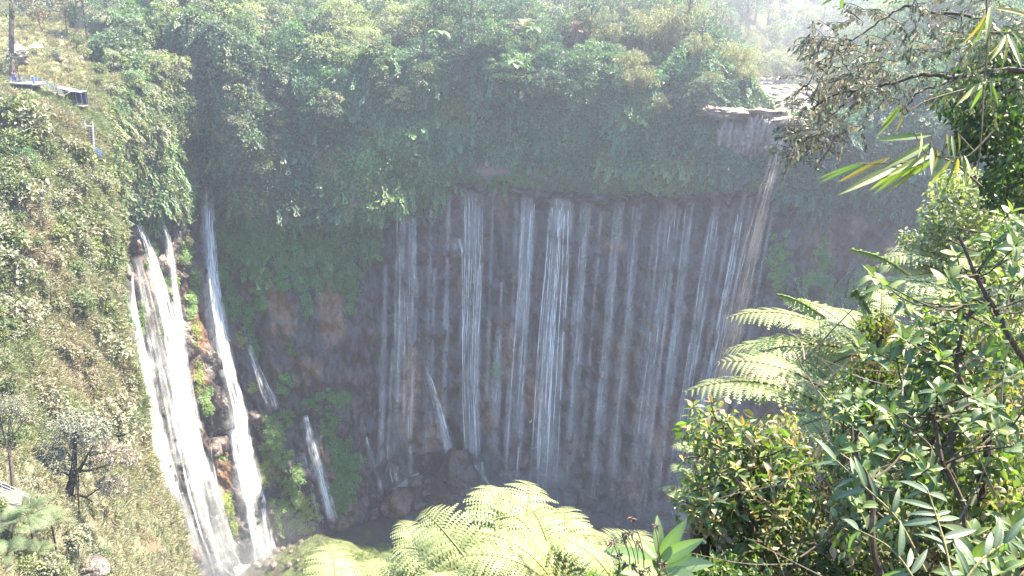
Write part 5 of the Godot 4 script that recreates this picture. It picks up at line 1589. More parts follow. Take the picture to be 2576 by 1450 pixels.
func build_stones() -> void:
	# the pointed rock at the foot of the curtain
	var h := hit("floor", 1150, 1262)
	var o: Vector3 = at(1150, 1240, to_px(h[0]).z - 6.0)
	var g := Geo.new()
	var sides := 28
	var rings := 22
	for a in rings + 1:
		var t := float(a) / rings
		var w := lerpf(7.0, 2.0, pow(t, 1.5))
		if t > 0.93: w *= (1.0 - t) / 0.07 * 0.9 + 0.1
		for b in sides:
			var ph := TAU * b / sides
			var d := Vector3(cos(ph), 0, sin(ph))
			var p := Vector3(0.5 * t, lerpf(-5.0, 13.6, t), 0) + d * w * Vector3(1.0, 1, 0.7)
			p += d * (nz.get_noise_3d(p.x * 9.0, p.y * 5.0, p.z * 9.0) * 1.6 + absf(n1.get_noise_3d(p.x * 26.0, p.y * 5.0, p.z * 26.0)) * 1.3 + nz.get_noise_3d(p.x * 30.0, p.y * 24.0, p.z * 30.0) * 0.8)
			g.v.append(p)
			g.c.append(Color(0.042, 0.032, 0.03) * (1.0 + 0.7 * nz.get_noise_3d(p.x * 20.0, p.y * 7.0, p.z * 20.0)))
		if a > 0:
			for b in sides:
				var b0 := (a - 1) * sides + b
				var b1 := (a - 1) * sides + (b + 1) % sides
				for e in [b0, b1, b1 + sides, b0, b1 + sides, b0 + sides]: g.i.append(e)
	tag(part("pointed_rock", g.smoothed().mesh(M.rock), self, o), "dark pointed rock standing at the foot of the waterfall curtain", "rock")
	for r in [[1012, 1268, 4.2, Color(0.14, 0.072, 0.052), "reddish-brown slab of rock left of the pointed rock"], [985, 1275, 3.2, Color(0.14, 0.085, 0.065), "smaller brown boulder left of the reddish slab"], [1045, 1215, 2.2, Color(0.11, 0.075, 0.065), "brown boulder on the rubble slope behind the reddish slab"], [1075, 1245, 1.8, Color(0.09, 0.07, 0.065), "grey boulder on the rubble slope beside the pointed rock"]]:
		h = hit("floor", r[0], r[1])
		boulder("boulder", h[0] + Vector3.UP * r[2] * 0.2, Vector3(r[2], r[2] * 0.7, r[2] * 0.8), r[3], r[4])
	for r in [[548, 1112, 2.6, "dark boulder parting the white water below the tallest left fall"], [527, 1135, 2.0, "brown boulder on the rock rib left of the lower cascade"], [470, 1215, 1.3, "small wet boulder poking out of the widest cascade"], [428, 1140, 1.0, "upper wet boulder poking out of the widest cascade"], [475, 1150, 1.1, "wet stone between two streams of the widest cascade"], [592, 1180, 1.0, "dark stone in the middle of the lower cascade"], [648, 1052, 2.0, "brown block at the top of the mossy bank by the falls"], [1000, 1180, 0.9, "little stone on the wet ledge of the leftmost veil"]]:
		h = hit("wall", r[0], r[1])
		boulder("boulder", h[0] + h[1] * r[2] * 0.5, Vector3(r[2], r[2] * 0.8, r[2]), Color(0.11, 0.085, 0.08), r[3])
	for k in 46:      # wet stones that break the white water of the left cascades
		var t := rnd(0.0, 1.0)
		var px := lerpf(400, 560, t) + rnd(-30, 30) if k % 3 < 2 else lerpf(596, 655, t) + rnd(-18, 18)
		h = hit("wall", px, lerpf(1090, 1430, t))
		var r := rnd(0.45, 1.15)
		boulder("wet_stone", h[0] + h[1] * (0.9 + rnd(0.0, 0.7)), Vector3(r, r * rnd(0.8, 1.5), r), Color(0.06, 0.05, 0.047) * rnd(0.7, 1.4), "dark wet stone poking through the white water of the left cascades", "wet stones in the left cascades", 0.6)
	# rubble at the foot of the left falls and on the talus
	for k in 60:
		var near := k < 34
		var px := rnd(640, 760) if near else rnd(960, 1130)
		var py := rnd(1335, 1440) if near else rnd(1190, 1275)
		h = hit("floor", px, py)
		var r := rnd(0.4, 1.2)
		boulder("loose_stone", h[0] + Vector3.UP * r * 0.2, Vector3(r, r * rnd(0.5, 0.9), r * rnd(0.7, 1.1)), Color(0.13, 0.10, 0.085) * rnd(0.6, 1.3), "loose brown stone in the rubble at the foot of the left falls" if near else "loose dark stone on the rubble slope left of the pointed rock", "loose stones on the gorge floor")
	for k in 85:
		var px := rnd(930, 1720)
		var py := lerpf(1262, 1330, smooth(1000, 1700, px)) + rnd(-18, 90)
		h = hit("floor", px, py)
		var r := rnd(0.6, 1.9)
		boulder("wet_boulder", h[0] + Vector3.UP * r * 0.15, Vector3(r * rnd(0.9, 1.4), r * rnd(0.6, 0.9), r), Color(0.055, 0.045, 0.042) * rnd(0.6, 1.6), "dark wet boulder on the gorge floor at the foot of the curtain", "wet boulders at the foot of the curtain", 0.6)
	# white streams running off between the boulders
	for q in [[[1058, 1203], [1030, 1222], [1000, 1245], [965, 1268], [932, 1290], "white stream slanting down over the rubble left of the pointed rock"], [[1235, 1238], [1262, 1252], [1285, 1270], [1300, 1300], [1290, 1340], "white stream running off right of the pointed rock"], [[620, 1425], [600, 1440], [560, 1455], [520, 1475], [470, 1500], "foaming stream at the foot of the left cascades"]]:
		var ps := []
		for e in 5: ps.append(hit("floor", q[e][0], q[e][1])[0] + Vector3.UP * 0.5)
		var pp := path(ps, 40)
		var ups := PackedVector3Array()
		for e in 41: ups.append((Vector3.UP + Vector3.BACK * 0.35).normalized())
		var st := thing("stream", Vector3.ZERO, q[5], "stream")
		for e in 4:
			g = Geo.new()
			ribbon(g, pp, ups, 1.3, 2.0, 0.25 + e * 0.12, (e - 1.5) * 0.5, (e - 1.5) * 0.7, 0.75, Color(0.86, 0.88, 0.90), 0.5, 60.0 + e * 3.0)
			part("strand", g.mesh(M.water1), st)
	# pale stones in the clearing
	for r in [[275, 75, 2.6, "largest pale boulder at the top of the grassy clearing"], [252, 82, 1.9, "pale boulder left of the largest one in the clearing"], [45, 152, 1.7, "pale boulder under the left white canopy"], [62, 150, 1.1, "low pale stone right of the boulder under the canopy"], [146, 150, 0.9, "pale stone near the small bush in the clearing"], [200, 148, 0.8, "pale stone in the shadow of the bright round bush"], [153, 98, 0.8, "pale stone high on the clearing"]]:
		h = hit("hill", r[0], r[1])
		boulder("pale_boulder", h[0] + Vector3.UP * r[2] * 0.25, Vector3(r[2], r[2] * 0.75, r[2] * 0.8), Color(0.15, 0.13, 0.11), r[3])
	h = hit("hill", 228, 1425)
	boulder("pale_rock", at(226, 1428, to_px(h[0]).z - 1.5), Vector3(1.9, 0.75, 1.3), Color(0.10, 0.085, 0.072), "flat pale rock at the lower left beside the white-leaved shrubs").rotation = Vector3(0.3, 0.3, -0.15)
	# the stony river bed on the plateau
	for k in 150:
		var z := -196.0 - 170.0 * pow(rnd(), 1.3)
		var x := river_line(z) + rnd(-11.5, 11.5)
		var b := plateau_y(x, z)
		if b < 0: continue
		var r := rnd(0.5, 1.9) * (1.5 if rnd() < 0.15 else 1.0)
		boulder("river_stone", Vector3(x, b + r * 0.1, z), Vector3(r * rnd(0.9, 1.7), r * rnd(0.4, 0.8), r), Color(0.25, 0.215, 0.18) * rnd(0.65, 1.15), "pale stone in the dry river bed at the upper right", "stones in the river bed", 0.7)
	# blocky outcrop at the lip of the river
	for k in 24:
		var px := rnd(1785, 2035)
		var py := 288.0 + maxf(0.0, px - 1890.0) * 0.30 + rnd(-9, 3)
		h = hit("wall", px, py)
		var r := rnd(1.8, 3.8)
		boulder("ledge_block", h[0], Vector3(r * 1.7, r * rnd(0.32, 0.5), r * 1.3), Color(0.21, 0.16, 0.115) * rnd(0.85, 1.1), "pale angular block on the ledge where the river pours over", "blocks on the river ledge", 0.7)
	for k in 12:     # rough columns of the outcrop
		var px := 1805.0 + k * 13.0 + rnd(-3, 3)
		h = hit("wall", px, 352.0 + rnd(-8, 12))
		boulder("rock_column", h[0] + h[1] * 0.2, Vector3(rnd(0.9, 1.4), rnd(3.4, 5.0), rnd(1.0, 1.6)), Color(0.19, 0.165, 0.15) * rnd(0.8, 1.2), "grey rock column in the bare outcrop under the river ledge", "rock columns of the outcrop", 0.55).rotation = Vector3(0, rnd(0, TAU), 0)

func plateau_y(x: float, z: float) -> float:
	var best := -1.0
	var bd := 9.0
	var q := to_px(Vector3(x, 123, z))
	var h := hit("plateau", q.x, q.y)
	var p: Vector3 = h[0]
	if Vector2(p.x - x, p.z - z).length() < 30.0: best = p.y
	return best

# ---------------------------------------------------------------- people: one skin over a few joined capsules
func body_mesh(bones: Array, cell: float) -> ArrayMesh:     # bones: [a, b, ra, rb, colour]
	var lo := Vector3(1e9, 1e9, 1e9)
	var hi := -lo
	for b in bones:
		for e in [b[0], b[1]]:
			lo = lo.min(e - Vector3.ONE * 0.22)
			hi = hi.max(e + Vector3.ONE * 0.22)
	var n := Vector3i(((hi - lo) / cell).ceil())
	var f := PackedFloat32Array()
	f.resize((n.x + 1) * (n.y + 1) * (n.z + 1))
	var at_i := func(x: int, y: int, z: int) -> int: return (z * (n.y + 1) + y) * (n.x + 1) + x
	for z in n.z + 1:
		for y in n.y + 1:
			for x in n.x + 1:
				var p := lo + Vector3(x, y, z) * cell
				var s := 0.0
				for b in bones:
					var ab: Vector3 = b[1] - b[0]
					var t := clampf((p - b[0]).dot(ab) / maxf(ab.length_squared(), 1e-6), 0, 1)
					var d: float = (p - (b[0] + ab * t)).length() - lerpf(b[2], b[3], t)
					s += exp(-d * 55.0)
				f[at_i.call(x, y, z)] = -log(maxf(s, 1e-30)) / 55.0
	var g := Geo.new()
	var id := {}
	for z in n.z:
		for y in n.y:
			for x in n.x:
				var sum := Vector3.ZERO
				var cnt := 0
				for e in 12:
					var ax := e / 4
					var o1 := [0, 0, 0]
					o1[(ax + 1) % 3] = e & 1
					o1[(ax + 2) % 3] = (e >> 1) & 1
					var o2 := o1.duplicate()
					o2[ax] = 1
					var fa := f[at_i.call(x + o1[0], y + o1[1], z + o1[2])]
					var fb := f[at_i.call(x + o2[0], y + o2[1], z + o2[2])]
					if (fa < 0) != (fb < 0):
						sum += Vector3(o1[0], o1[1], o1[2]).lerp(Vector3(o2[0], o2[1], o2[2]), fa / (fa - fb))
						cnt += 1
				if cnt > 0:
					var p := lo + (Vector3(x, y, z) + sum / cnt) * cell
					id[Vector3i(x, y, z)] = g.v.size()
					g.v.append(p)
					var col := Color.WHITE
					var bd := 1e9
					for b in bones:
						var ab: Vector3 = b[1] - b[0]
						var t := clampf((p - b[0]).dot(ab) / maxf(ab.length_squared(), 1e-6), 0, 1)
						var d: float = (p - (b[0] + ab * t)).length() - lerpf(b[2], b[3], t)
						if d < bd:
							bd = d
							col = b[4]
					g.c.append(col)
	for z in range(1, n.z):
		for y in range(1, n.y):
			for x in range(1, n.x):
				var f0 := f[at_i.call(x, y, z)]
				for ax in 3:
					var d := [0, 0, 0]
					d[ax] = 1
					var f1 := f[at_i.call(x + d[0], y + d[1], z + d[2])]
					if (f0 < 0) == (f1 < 0): continue
					var u := [0, 0, 0]
					var w := [0, 0, 0]
					u[(ax + 1) % 3] = 1
					w[(ax + 2) % 3] = 1
					var c := Vector3i(x, y, z)
					var U := Vector3i(u[0], u[1], u[2])
					var W := Vector3i(w[0], w[1], w[2])
					var q := [c, c - U, c - U - W, c - W]
					var ok := true
					for e in q: ok = ok and id.has(e)
					if not ok: continue
					var k := [id[q[0]], id[q[1]], id[q[2]], id[q[3]]]
					if f0 < 0: k.reverse()
					for e in [k[0], k[1], k[2], k[0], k[2], k[3]]: g.i.append(e)
	return g.mesh(M.plain)

func person(foot: Vector3, face: float, shirt: Color, legs: Color, label: String, pose := 0.0, skin := Color(0.30, 0.17, 0.11), hair := Color(0.02, 0.016, 0.014)) -> void:
	var V := func(x: float, y: float, z: float) -> Vector3: return Vector3(x, y, z)
	var b := [
		[V.call(0, 1.03, 0), V.call(0, 1.36, 0.01), 0.135, 0.155, shirt], [V.call(-0.15, 1.38, 0), V.call(0.15, 1.38, 0), 0.075, 0.075, shirt],
		[V.call(0, 1.42, 0), V.call(0, 1.52, 0.01), 0.055, 0.05, skin], [V.call(0, 1.58, 0.02), V.call(0, 1.66, 0.01), 0.085, 0.095, skin], [V.call(0, 1.66, -0.02), V.call(0, 1.70, -0.015), 0.096, 0.088, hair], [V.call(0, 1.605, 0.10), V.call(0, 1.58, 0.112), 0.016, 0.02, skin]]
	for s in [-1.0, 1.0]:
		b.append([V.call(s * 0.085, 0.98, 0), V.call(s * 0.10, 0.52, 0.03), 0.10, 0.068, legs])
		b.append([V.call(s * 0.10, 0.52, 0.03), V.call(s * 0.11, 0.09, -0.01), 0.062, 0.045, legs])
		b.append([V.call(s * 0.11, 0.04, -0.03), V.call(s * 0.12, 0.035, 0.14), 0.042, 0.035, Color(0.05, 0.045, 0.045)])
		var elbow: Vector3 = V.call(s * 0.25, 1.14, 0.0 + 0.06 * pose)
		var hand: Vector3 = V.call(s * 0.22, 0.92 + pose * 0.2, 0.10 + pose * 0.16)
		b.append([V.call(s * 0.19, 1.38, 0), elbow, 0.055, 0.044, shirt])
		b.append([elbow, hand, 0.042, 0.03, skin])
		b.append([hand, hand + Vector3(0, -0.06, 0.05), 0.034, 0.022, skin])
	var o := part("person", body_mesh(b, 0.045), self, foot)
	o.rotation.y = face
	tag(o, label, "person", "")

# ---------------------------------------------------------------- things people built on the far hillside
func slab(called: String, parent: Node3D, o: Vector3, x: Vector3, y: Vector3, z: Vector3, col: Color, m: Material) -> MeshInstance3D:
	var g := Geo.new()
	g.box(Vector3.ZERO, x, y, z, col)
	return part(called, g.mesh(m), parent, o)
func rod(called: String, parent: Node3D, a: Vector3, b: Vector3, r: float, col: Color) -> MeshInstance3D:
	var g := Geo.new()
	g.tube(PackedVector3Array([Vector3.ZERO, b - a]), PackedFloat32Array([r, r]), 6, col)
	return part(called, g.mesh(M.metal), parent, a)

const RAIL := Color(0.10, 0.17, 0.42)
func build_hillside_things() -> void:
	# two small canopies on poles
	for c in [[50, 143, "larger white peaked canopy on a pole, left of two on the grass"], [93, 141, "smaller white peaked canopy on a pole, right of two on the grass"]]:
		var h := hit("hill", c[0], c[1])
		var o := thing("canopy", h[0], c[2], "canopy")
		rod("pole", o, Vector3(0, -0.3, 0), Vector3(0, 2.0, 0), 0.07, Color(0.25, 0.24, 0.22))
		var g := Geo.new()
		var r := 1.75 if c[0] < 60 else 1.45
		for k in 4:
			var a := TAU * (k + 0.5) / 4 + 0.3
			var b := TAU * (k + 1.5) / 4 + 0.3
			for e in 4:
				var t0 := e / 4.0
				var t1 := (e + 1) / 4.0
				var f := func(t: float, an: float) -> Vector3: return Vector3(cos(an) * r * t, 3.0 - 1.15 * pow(t, 0.75), sin(an) * r * t)
				var q := g.v.size()
				g.v.append(f.call(t0, a)); g.v.append(f.call(t0, b)); g.v.append(f.call(t1, b)); g.v.append(f.call(t1, a))
				for m in 4: g.c.append(Color(0.46, 0.455, 0.45))
				for m in [0, 1, 2, 0, 2, 3]: g.i.append(q + m)
		part("cover", g.mesh(M.plain), o)
	# the viewing platform
	var hp := hit("hill", 66, 218)
	var s := to_px(hp[0]).z
	var p := at(66, 209, s - 3.0)
	var o := thing("viewing_platform", p, "small viewing platform with blue railings on the edge of the left hillside", "platform")
	slab("deck", o, Vector3(0, 0, 0), Vector3(2.3, 0, 0.2), Vector3(0, 0.11, 0), Vector3(-0.2, 0, 1.7), Color(0.34, 0.32, 0.29), M.plain)
	for q in [[-1.5, 1.2], [0.1, 1.3], [1.5, 1.2], [-1.5, -1.2], [1.5, -1.2]]:
		rod("pillar", o, Vector3(q[0], -2.8, q[1]), Vector3(q[0], -0.1, q[1]), 0.17, Color(0.12, 0.10, 0.09))
	for k in 7:
		var x := -2.2 + 4.4 * k / 6.0
		rod("railing_post", o, Vector3(x, 0.1, 1.6), Vector3(x, 1.15, 1.6), 0.045, RAIL)
	for y in [0.6, 1.12]: rod("railing_bar", o, Vector3(-2.25, y, 1.6), Vector3(2.25, y, 1.6), 0.035, RAIL)
	slab("corner_post", o, Vector3(2.05, 0.68, 1.2), Vector3(0.16, 0, 0), Vector3(0, 0.6, 0), Vector3(0, 0, 0.16), RAIL, M.metal)
	slab("railing_panel", o, Vector3(1.0, 0.55, -1.5), Vector3(0.9, 0, 0), Vector3(0, 0.28, 0), Vector3(0, 0, 0.02), Color(0.16, 0.19, 0.25), M.metal)
	person(p + Vector3(-1.9, 0.12, 0.6), 0.5, Color(0.09, 0.07, 0.07), Color(0.05, 0.07, 0.16), "person in dark clothes standing at the left end of the viewing platform", 0.6)
	person(p + Vector3(-1.3, 0.12, 0.9), -0.2, Color(0.08, 0.11, 0.25), Color(0.05, 0.06, 0.10), "person in a blue top between two others on the viewing platform", 0.9)
	person(p + Vector3(-0.8, 0.12, 0.4), 0.3, Color(0.13, 0.10, 0.09), Color(0.07, 0.09, 0.20), "person in a brown top and blue trousers, rightmost of the group on the platform", 0.3)
	# sloping walkway with a mesh fence
	o = thing("walkway", Vector3.ZERO, "pale concrete walkway with a grey mesh fence leading down from the platform", "walkway")
	var W := [[90, 217], [101, 222], [113, 227], [126, 231], [140, 236], [156, 241]]
	var wp := []
	for q in W:
		var h := hit("hill", q[0], q[1])
		wp.append(at(q[0], q[1], to_px(h[0]).z - 1.5))
	for k in 5:
		var a: Vector3 = wp[k]
		var b: Vector3 = wp[k + 1]
		var d := (b - a) * 0.5
		slab("slab", o, (a + b) * 0.5, d * 1.01, Vector3(0, 0.16, 0), Vector3(d.z, 0, -d.x).normalized() * 0.6, Color(0.36, 0.34, 0.29) * (1.0 if k < 3 else 0.5), M.plain)
		for e in 3:
			var c := a.lerp(b, e / 3.0) + Vector3(0.1, 0.1, -0.5)
			rod("fence_post", o, c, c + Vector3.UP * 1.5, 0.04, Color(0.25, 0.28, 0.33))
		for y in [0.3, 0.6, 0.9, 1.2, 1.5]:
			rod("fence_wire", o, a + Vector3(0.1, 0.1 + y, -0.5), b + Vector3(0.1, 0.1 + y, -0.5), 0.022, Color(0.30, 0.34, 0.40))
	# roofed shelter at the head of the stairs
	var hs := hit("hill", 186, 262)
	var sp := at(186, 250, to_px(hs[0]).z - 0.5)
	o = thing("shelter", sp, "roofed shelter with pale sheet roof and blue rails at the head of the stairs", "shelter")
	for q in [[Vector3(-1.0, 1.9, 0.2), Vector3(1.35, -0.22, 0), Vector3(0, 0, 1.0), Color(0.42, 0.41, 0.40)], [Vector3(0.75, 1.55, 0.3), Vector3(1.35, -0.05, 0.1), Vector3(0, 0, 1.1), Color(0.38, 0.38, 0.38)], [Vector3(-0.3, 1.25, 1.35), Vector3(0.75, 0.42, 0.0), Vector3(0, -0.15, 0.6), Color(0.46, 0.45, 0.44)]]:
		slab("roof_sheet", o, q[0], q[1], Vector3(0, 0.035, 0), q[2], q[3], M.metal)
	for x in [-1.9, -0.4, 0.9, 1.9]:
		for z in [-0.6, 0.9]: rod("post", o, Vector3(x, -1.4, z), Vector3(x, 1.65 - x * 0.1, z), 0.05, Color(0.12, 0.16, 0.30))
	slab("floor_slab", o, Vector3(0, -1.1, 0.1), Vector3(2.0, 0, 0), Vector3(0, 0.08, 0), Vector3(0, 0, 1.1), Color(0.16, 0.15, 0.15), M.plain)
	slab("back_wall", o, Vector3(0, 0.2, -0.9), Vector3(2.0, 0, 0), Vector3(0, 1.2, 0), Vector3(0, 0, 0.05), Color(0.05, 0.05, 0.06), M.plain)
	slab("side_panel", o, Vector3(-0.7, -1.7, 1.3), Vector3(0.42, 0, 0), Vector3(0, 0.85, 0), Vector3(0, 0, 0.03), Color(0.52, 0.52, 0.48), M.plain)
	for y in [-0.55, -1.0, -1.5, -2.0, -2.5]: rod("blue_rail", o, Vector3(-0.2, y, 1.35), Vector3(1.3, y + 0.15, 1.2), 0.05, RAIL)
	slab("blue_panel", o, Vector3(0.45, -2.1, 1.2), Vector3(0.55, 0, 0), Vector3(0, 0.55, 0), Vector3(0, 0, 0.03), Color(0.14, 0.20, 0.46), M.metal)
	person(sp + Vector3(0.6, -1.02, 0.6), 0.4, Color(0.06, 0.06, 0.08), Color(0.04, 0.05, 0.09), "person in dark clothes standing in the shade of the roofed shelter", 0.4)
	# the stairs
	var ht := hit("hill", 224, 345)
	var st := to_px(ht[0]).z - 2.2
	var top := at(224, 318, st)
	o = thing("staircase", top, "steep concrete stairs with pale blue handrail running down the left hillside", "stairs")
	for k in 15:
		var q := at(224 + k * 0.25, 318 + k * 4.4, st - k * 0.12) - top
		slab("step", o, q, Vector3(0.62, 0, 0), Vector3(0, 0.05, 0), Vector3(0, 0, 0.17), Color(0.30, 0.25, 0.21), M.plain)
		slab("riser", o, q + Vector3(0, -0.17, -0.12), Vector3(0.6, 0, 0), Vector3(0, 0.115, 0), Vector3(0, 0, 0.03), Color(0.16, 0.10, 0.08), M.plain)
	for sd in [[0.68, 0, 15], [-0.68, 0, 3]]:
		for k in range(sd[1], sd[2], 2):
			var q := at(224 + k * 0.25, 318 + k * 4.4, st - k * 0.12) - top + Vector3(sd[0], 0, 0)
			rod("rail_post", o, q, q + Vector3.UP * 0.95, 0.035, Color(0.16, 0.23, 0.40))
		for y in [0.5, 0.95]:
			rod("handrail", o, Vector3(sd[0], y, 0), at(224 + sd[2] * 0.25, 318 + sd[2] * 4.4, st - sd[2] * 0.12) - top + Vector3(sd[0], y, 0), 0.05, Color(0.18, 0.26, 0.44))
	o = thing("lower_railing", at(234, 382, st - 2.0), "blue railing slanting down to the right below the stairs", "railing")
	var ra := Vector3.ZERO
	var rb := at(257, 400, st - 2.0) - at(234, 382, st - 2.0)
	for y in [0.4, 0.8, 1.2]: rod("rail", o, ra + Vector3.UP * y, rb + Vector3.UP * y, 0.05, RAIL)
	for k in 5: rod("rail_post", o, ra.lerp(rb, k / 4.0), ra.lerp(rb, k / 4.0) + Vector3.UP * 1.2, 0.045, RAIL)
	# path and fence at the lower left edge
	var hl := hit("hill", 12, 1262)
	o = thing("lower_path", at(4, 1262, to_px(hl[0]).z - 2.0), "pale paved path with a thin fence at the lower left edge", "path")
	slab("paving", o, Vector3(-1.0, 0, 0), Vector3(2.6, -0.9, 0.4), Vector3(0, 0.12, 0), Vector3(0.4, -0.9, 2.4).normalized() * 2.0, Color(0.075, 0.07, 0.066), M.plain)
	for k in 6:
		var q := Vector3(-1.6 + k * 0.75, 2.1 - k * 0.42, -0.5)
		rod("fence_post", o, q + Vector3.DOWN * 0.6, q + Vector3.UP * 0.5, 0.03, Color(0.45, 0.43, 0.40))
	for y in [0.1, 0.45]: rod("fence_rail", o, Vector3(-1.8, 2.2 + y, -0.5), Vector3(2.3, 0.0 + y, -0.5), 0.03, Color(0.28, 0.27, 0.25))
	rod("lamp_post", o, Vector3(0.1, -1.2, 1.0), Vector3(-0.1, 0.7, 1.0), 0.05, Color(0.06, 0.06, 0.06))
	# fence posts in the clearing
	for k in 3:
		var h := hit("hill", [228, 262, 238][k], [128, 112, 60][k])
		tag(rod("fence_stake", self, h[0], h[0] + Vector3.UP * 2.0, 0.07, Color(0.33, 0.29, 0.24)), ["weathered stake standing in the grass right of the bright round bush", "weathered stake at the edge of the shaded thicket", "weathered stake left of the pale boulders"][k], "stake")

func build_left_trees() -> void:
	# the old tree hung with vines, lower left
	var h := hit("hill", 163, 1282)
	var s := to_px(h[0]).z - 2.0
	var o := at(163, 1285, s)
	var t := thing("vine_hung_tree", o, "leaning old tree hung with long vines on the lower left slope", "tree")
	var P := func(px: float, py: float, ds := 0.0) -> Vector3: return at(px, py, s + ds) - o
	var dark := Color(0.075, 0.062, 0.055)
	var limbs := [[[[160, 1300], [166, 1270], [176, 1225], [182, 1187], [186, 1140], [190, 1085]], 0.62, 0.16], [[[181, 1195], [200, 1180], [212, 1160], [222, 1140], [236, 1120]], 0.26, 0.06], [[[186, 1192], [205, 1186], [230, 1183], [255, 1176], [285, 1160]], 0.20, 0.04], [[[178, 1250], [196, 1247], [214, 1253], [232, 1263]], 0.17, 0.06], [[[214, 1253], [228, 1244], [242, 1234], [262, 1222]], 0.12, 0.04], [[[184, 1160], [165, 1140], [140, 1130], [120, 1135]], 0.18, 0.05], [[[182, 1200], [160, 1190], [130, 1180], [105, 1175]], 0.14, 0.04], [[[188, 1120], [170, 1095], [150, 1080]], 0.14, 0.05], [[[189, 1110], [210, 1085], [240, 1075]], 0.14, 0.05], [[[222, 1150], [255, 1140], [300, 1135], [330, 1150]], 0.10, 0.03]]
	var cg := Geo.new()
	var tips := []
	for l in limbs:
		var ps := []
		for q in l[0]: ps.append(P.call(q[0], q[1]))
		var pp := path(ps, 14)
		for k in range(1, 14): pp[k] += rdir() * l[1] * 0.18
		cg.tube(pp, taper(14, l[1], l[2]), 8, dark)
		if l[1] < 0.3:
			for k in range(5, 15, 2): twig(cg, pp[k], (rdir() + Vector3.UP * 0.3).normalized(), rnd(0.7, 1.3), l[2] * 0.6, 2, dark, tips)
	part("trunk", cg.mesh(M.bark), t)
	var vg := Geo.new()
	for v in [[[192, 1190], [193, 1225], [196, 1265], [200, 1324]], [[196, 1186], [197, 1230], [199, 1280], [203, 1300]], [[188, 1200], [190, 1230], [189, 1258]], [[197, 1285], [193, 1300], [191, 1312]], [[181, 1205], [178, 1228], [176, 1245]]]:
		var ps := []
		for q in v: ps.append(P.call(q[0], q[1], -0.5))
		vg.tube(path(ps, 10), taper(10, 0.07, 0.045), 5, Color(0.12, 0.10, 0.07))
	part("hanging_vines", vg.mesh(M.bark), t)
	var lg := Geo.new()
	for q in [[150, 1080, 1.5, 0], [190, 1058, 1.7, 0], [175, 1120, 1.7, 0], [238, 1082, 1.6, 0], [215, 1118, 1.5, 0], [262, 1130, 1.5, 1], [300, 1142, 1.4, 1], [330, 1152, 1.0, 1], [130, 1135, 1.4, 0], [112, 1172, 1.2, 0], [150, 1170, 1.1, 0], [255, 1170, 1.1, 1], [285, 1225, 1.3, 1], [262, 1218, 0.8, 1], [205, 1085, 1.4, 0]]:
		lobe(lg, P.call(q[0], q[1], rnd(-1.0, 1.0)), Vector3(q[2], q[2] * 0.75, q[2]), 300, 0.36, Color(0.21, 0.225, 0.195) if q[3] == 0 else Color(0.30, 0.26, 0.225), 0.3, 0.5, -0.9)
	for q in tips: lg.leaf(q[0], q[1], rdir(), 0.3, 0.14, shade(Color(0.13, 0.15, 0.11), 0.3))
	part("crown", lg.mesh(M.leaf), t).set_meta("kind", "stuff")
	# half-bare tree left of it
	h = hit("hill", 30, 1238)
	s = to_px(h[0]).z - 2.0
	o = at(30, 1240, s)
	t = thing("half_bare_tree", o, "thin half-bare tree at the left edge near the paved path", "tree")
	var g := Geo.new()
	tips = []
	var tr := path([Vector3(0, -0.5, 0), at(29, 1190, s) - o, at(22, 1140, s) - o], 8)
	g.tube(tr, taper(8, 0.22, 0.13), 7, Color(0.15, 0.12, 0.10))
	for q in [[8, 1095], [30, 1100], [18, 1080]]: twig(g, tr[8], (at(q[0], q[1], s) - at(22, 1140, s)).normalized(), 1.7, 0.10, 4, Color(0.15, 0.12, 0.10), tips, 0.6)
	part("trunk", g.mesh(M.bark), t)
	var cg2 := Geo.new()
	for q in tips: lobe(cg2, q[0], Vector3.ONE * 0.5, 14, 0.2, Color(0.19, 0.19, 0.155), 0.3, 0.5, -1)
	for q in [[20, 1040, 1.5], [55, 1020, 1.3], [75, 1050, 1.1], [5, 1070, 1.3]]: lobe(cg2, at(q[0], q[1], s + 1.0) - o, Vector3.ONE * q[2], 120, 0.24, Color(0.17, 0.18, 0.13), 0.3, 0.5, -1)
	part("crown", cg2.mesh(M.leaf), t).set_meta("kind", "stuff")
	# big tree whose trunk crosses the clearing at the left edge
	h = hit("hill", 29, 192)
	s = to_px(h[0]).z - 1.0
	o = at(29, 194, s)
	t = thing("tall_tree", o, "tall straight grey-trunked tree at the left edge, taller than the frame", "tree")
	g = Geo.new()
	g.tube(path([Vector3(0, -1, 0), at(28, 130, s) - o, at(28, 40, s) - o, at(27, -60, s) - o], 12), taper(12, 0.5, 0.34), 10, Color(0.17, 0.14, 0.125))
	part("trunk", g.mesh(M.bark), t)
	cg2 = Geo.new()
	for q in [[20, -40, 3.2], [70, -20, 2.8], [10, 20, 2.2], [110, 10, 2.4], [60, 20, 2.0], [120, -50, 3.0], [95, 35, 1.6]]: lobe(cg2, at(q[0], q[1], s + rnd(-1.5, 1.5)) - o, Vector3(q[2], q[2] * 0.7, q[2]), 190, 0.42, [RUST, GREY, MID][rng.randi() % 3], 0.4, 0.6, -1)
	for q in [[10, 140, 1.1], [24, 150, 1.1], [14, 158, 1.0]]: lobe(cg2, at(q[0], q[1], s - 1.5) - o, Vector3.ONE * q[2], 90, 0.28, GREY, 0.3, 0.6, -1)
	part("crown", cg2.mesh(M.leaf), t).set_meta("kind", "stuff")
	# leafless reddish shrub on the hillside edge
	h = hit("hill", 235, 620)
	t = thing("bare_shrub", h[0], "leafless reddish shrub near the right edge of the left hillside", "shrub")
	g = Geo.new()
	tips = []
	for k in 7: twig(g, Vector3.ZERO, Vector3(rnd(-0.7, 0.9), 1.0, rnd(-0.4, 0.8)).normalized(), rnd(1.0, 1.6), 0.08, 3, Color(0.26, 0.16, 0.11), tips)
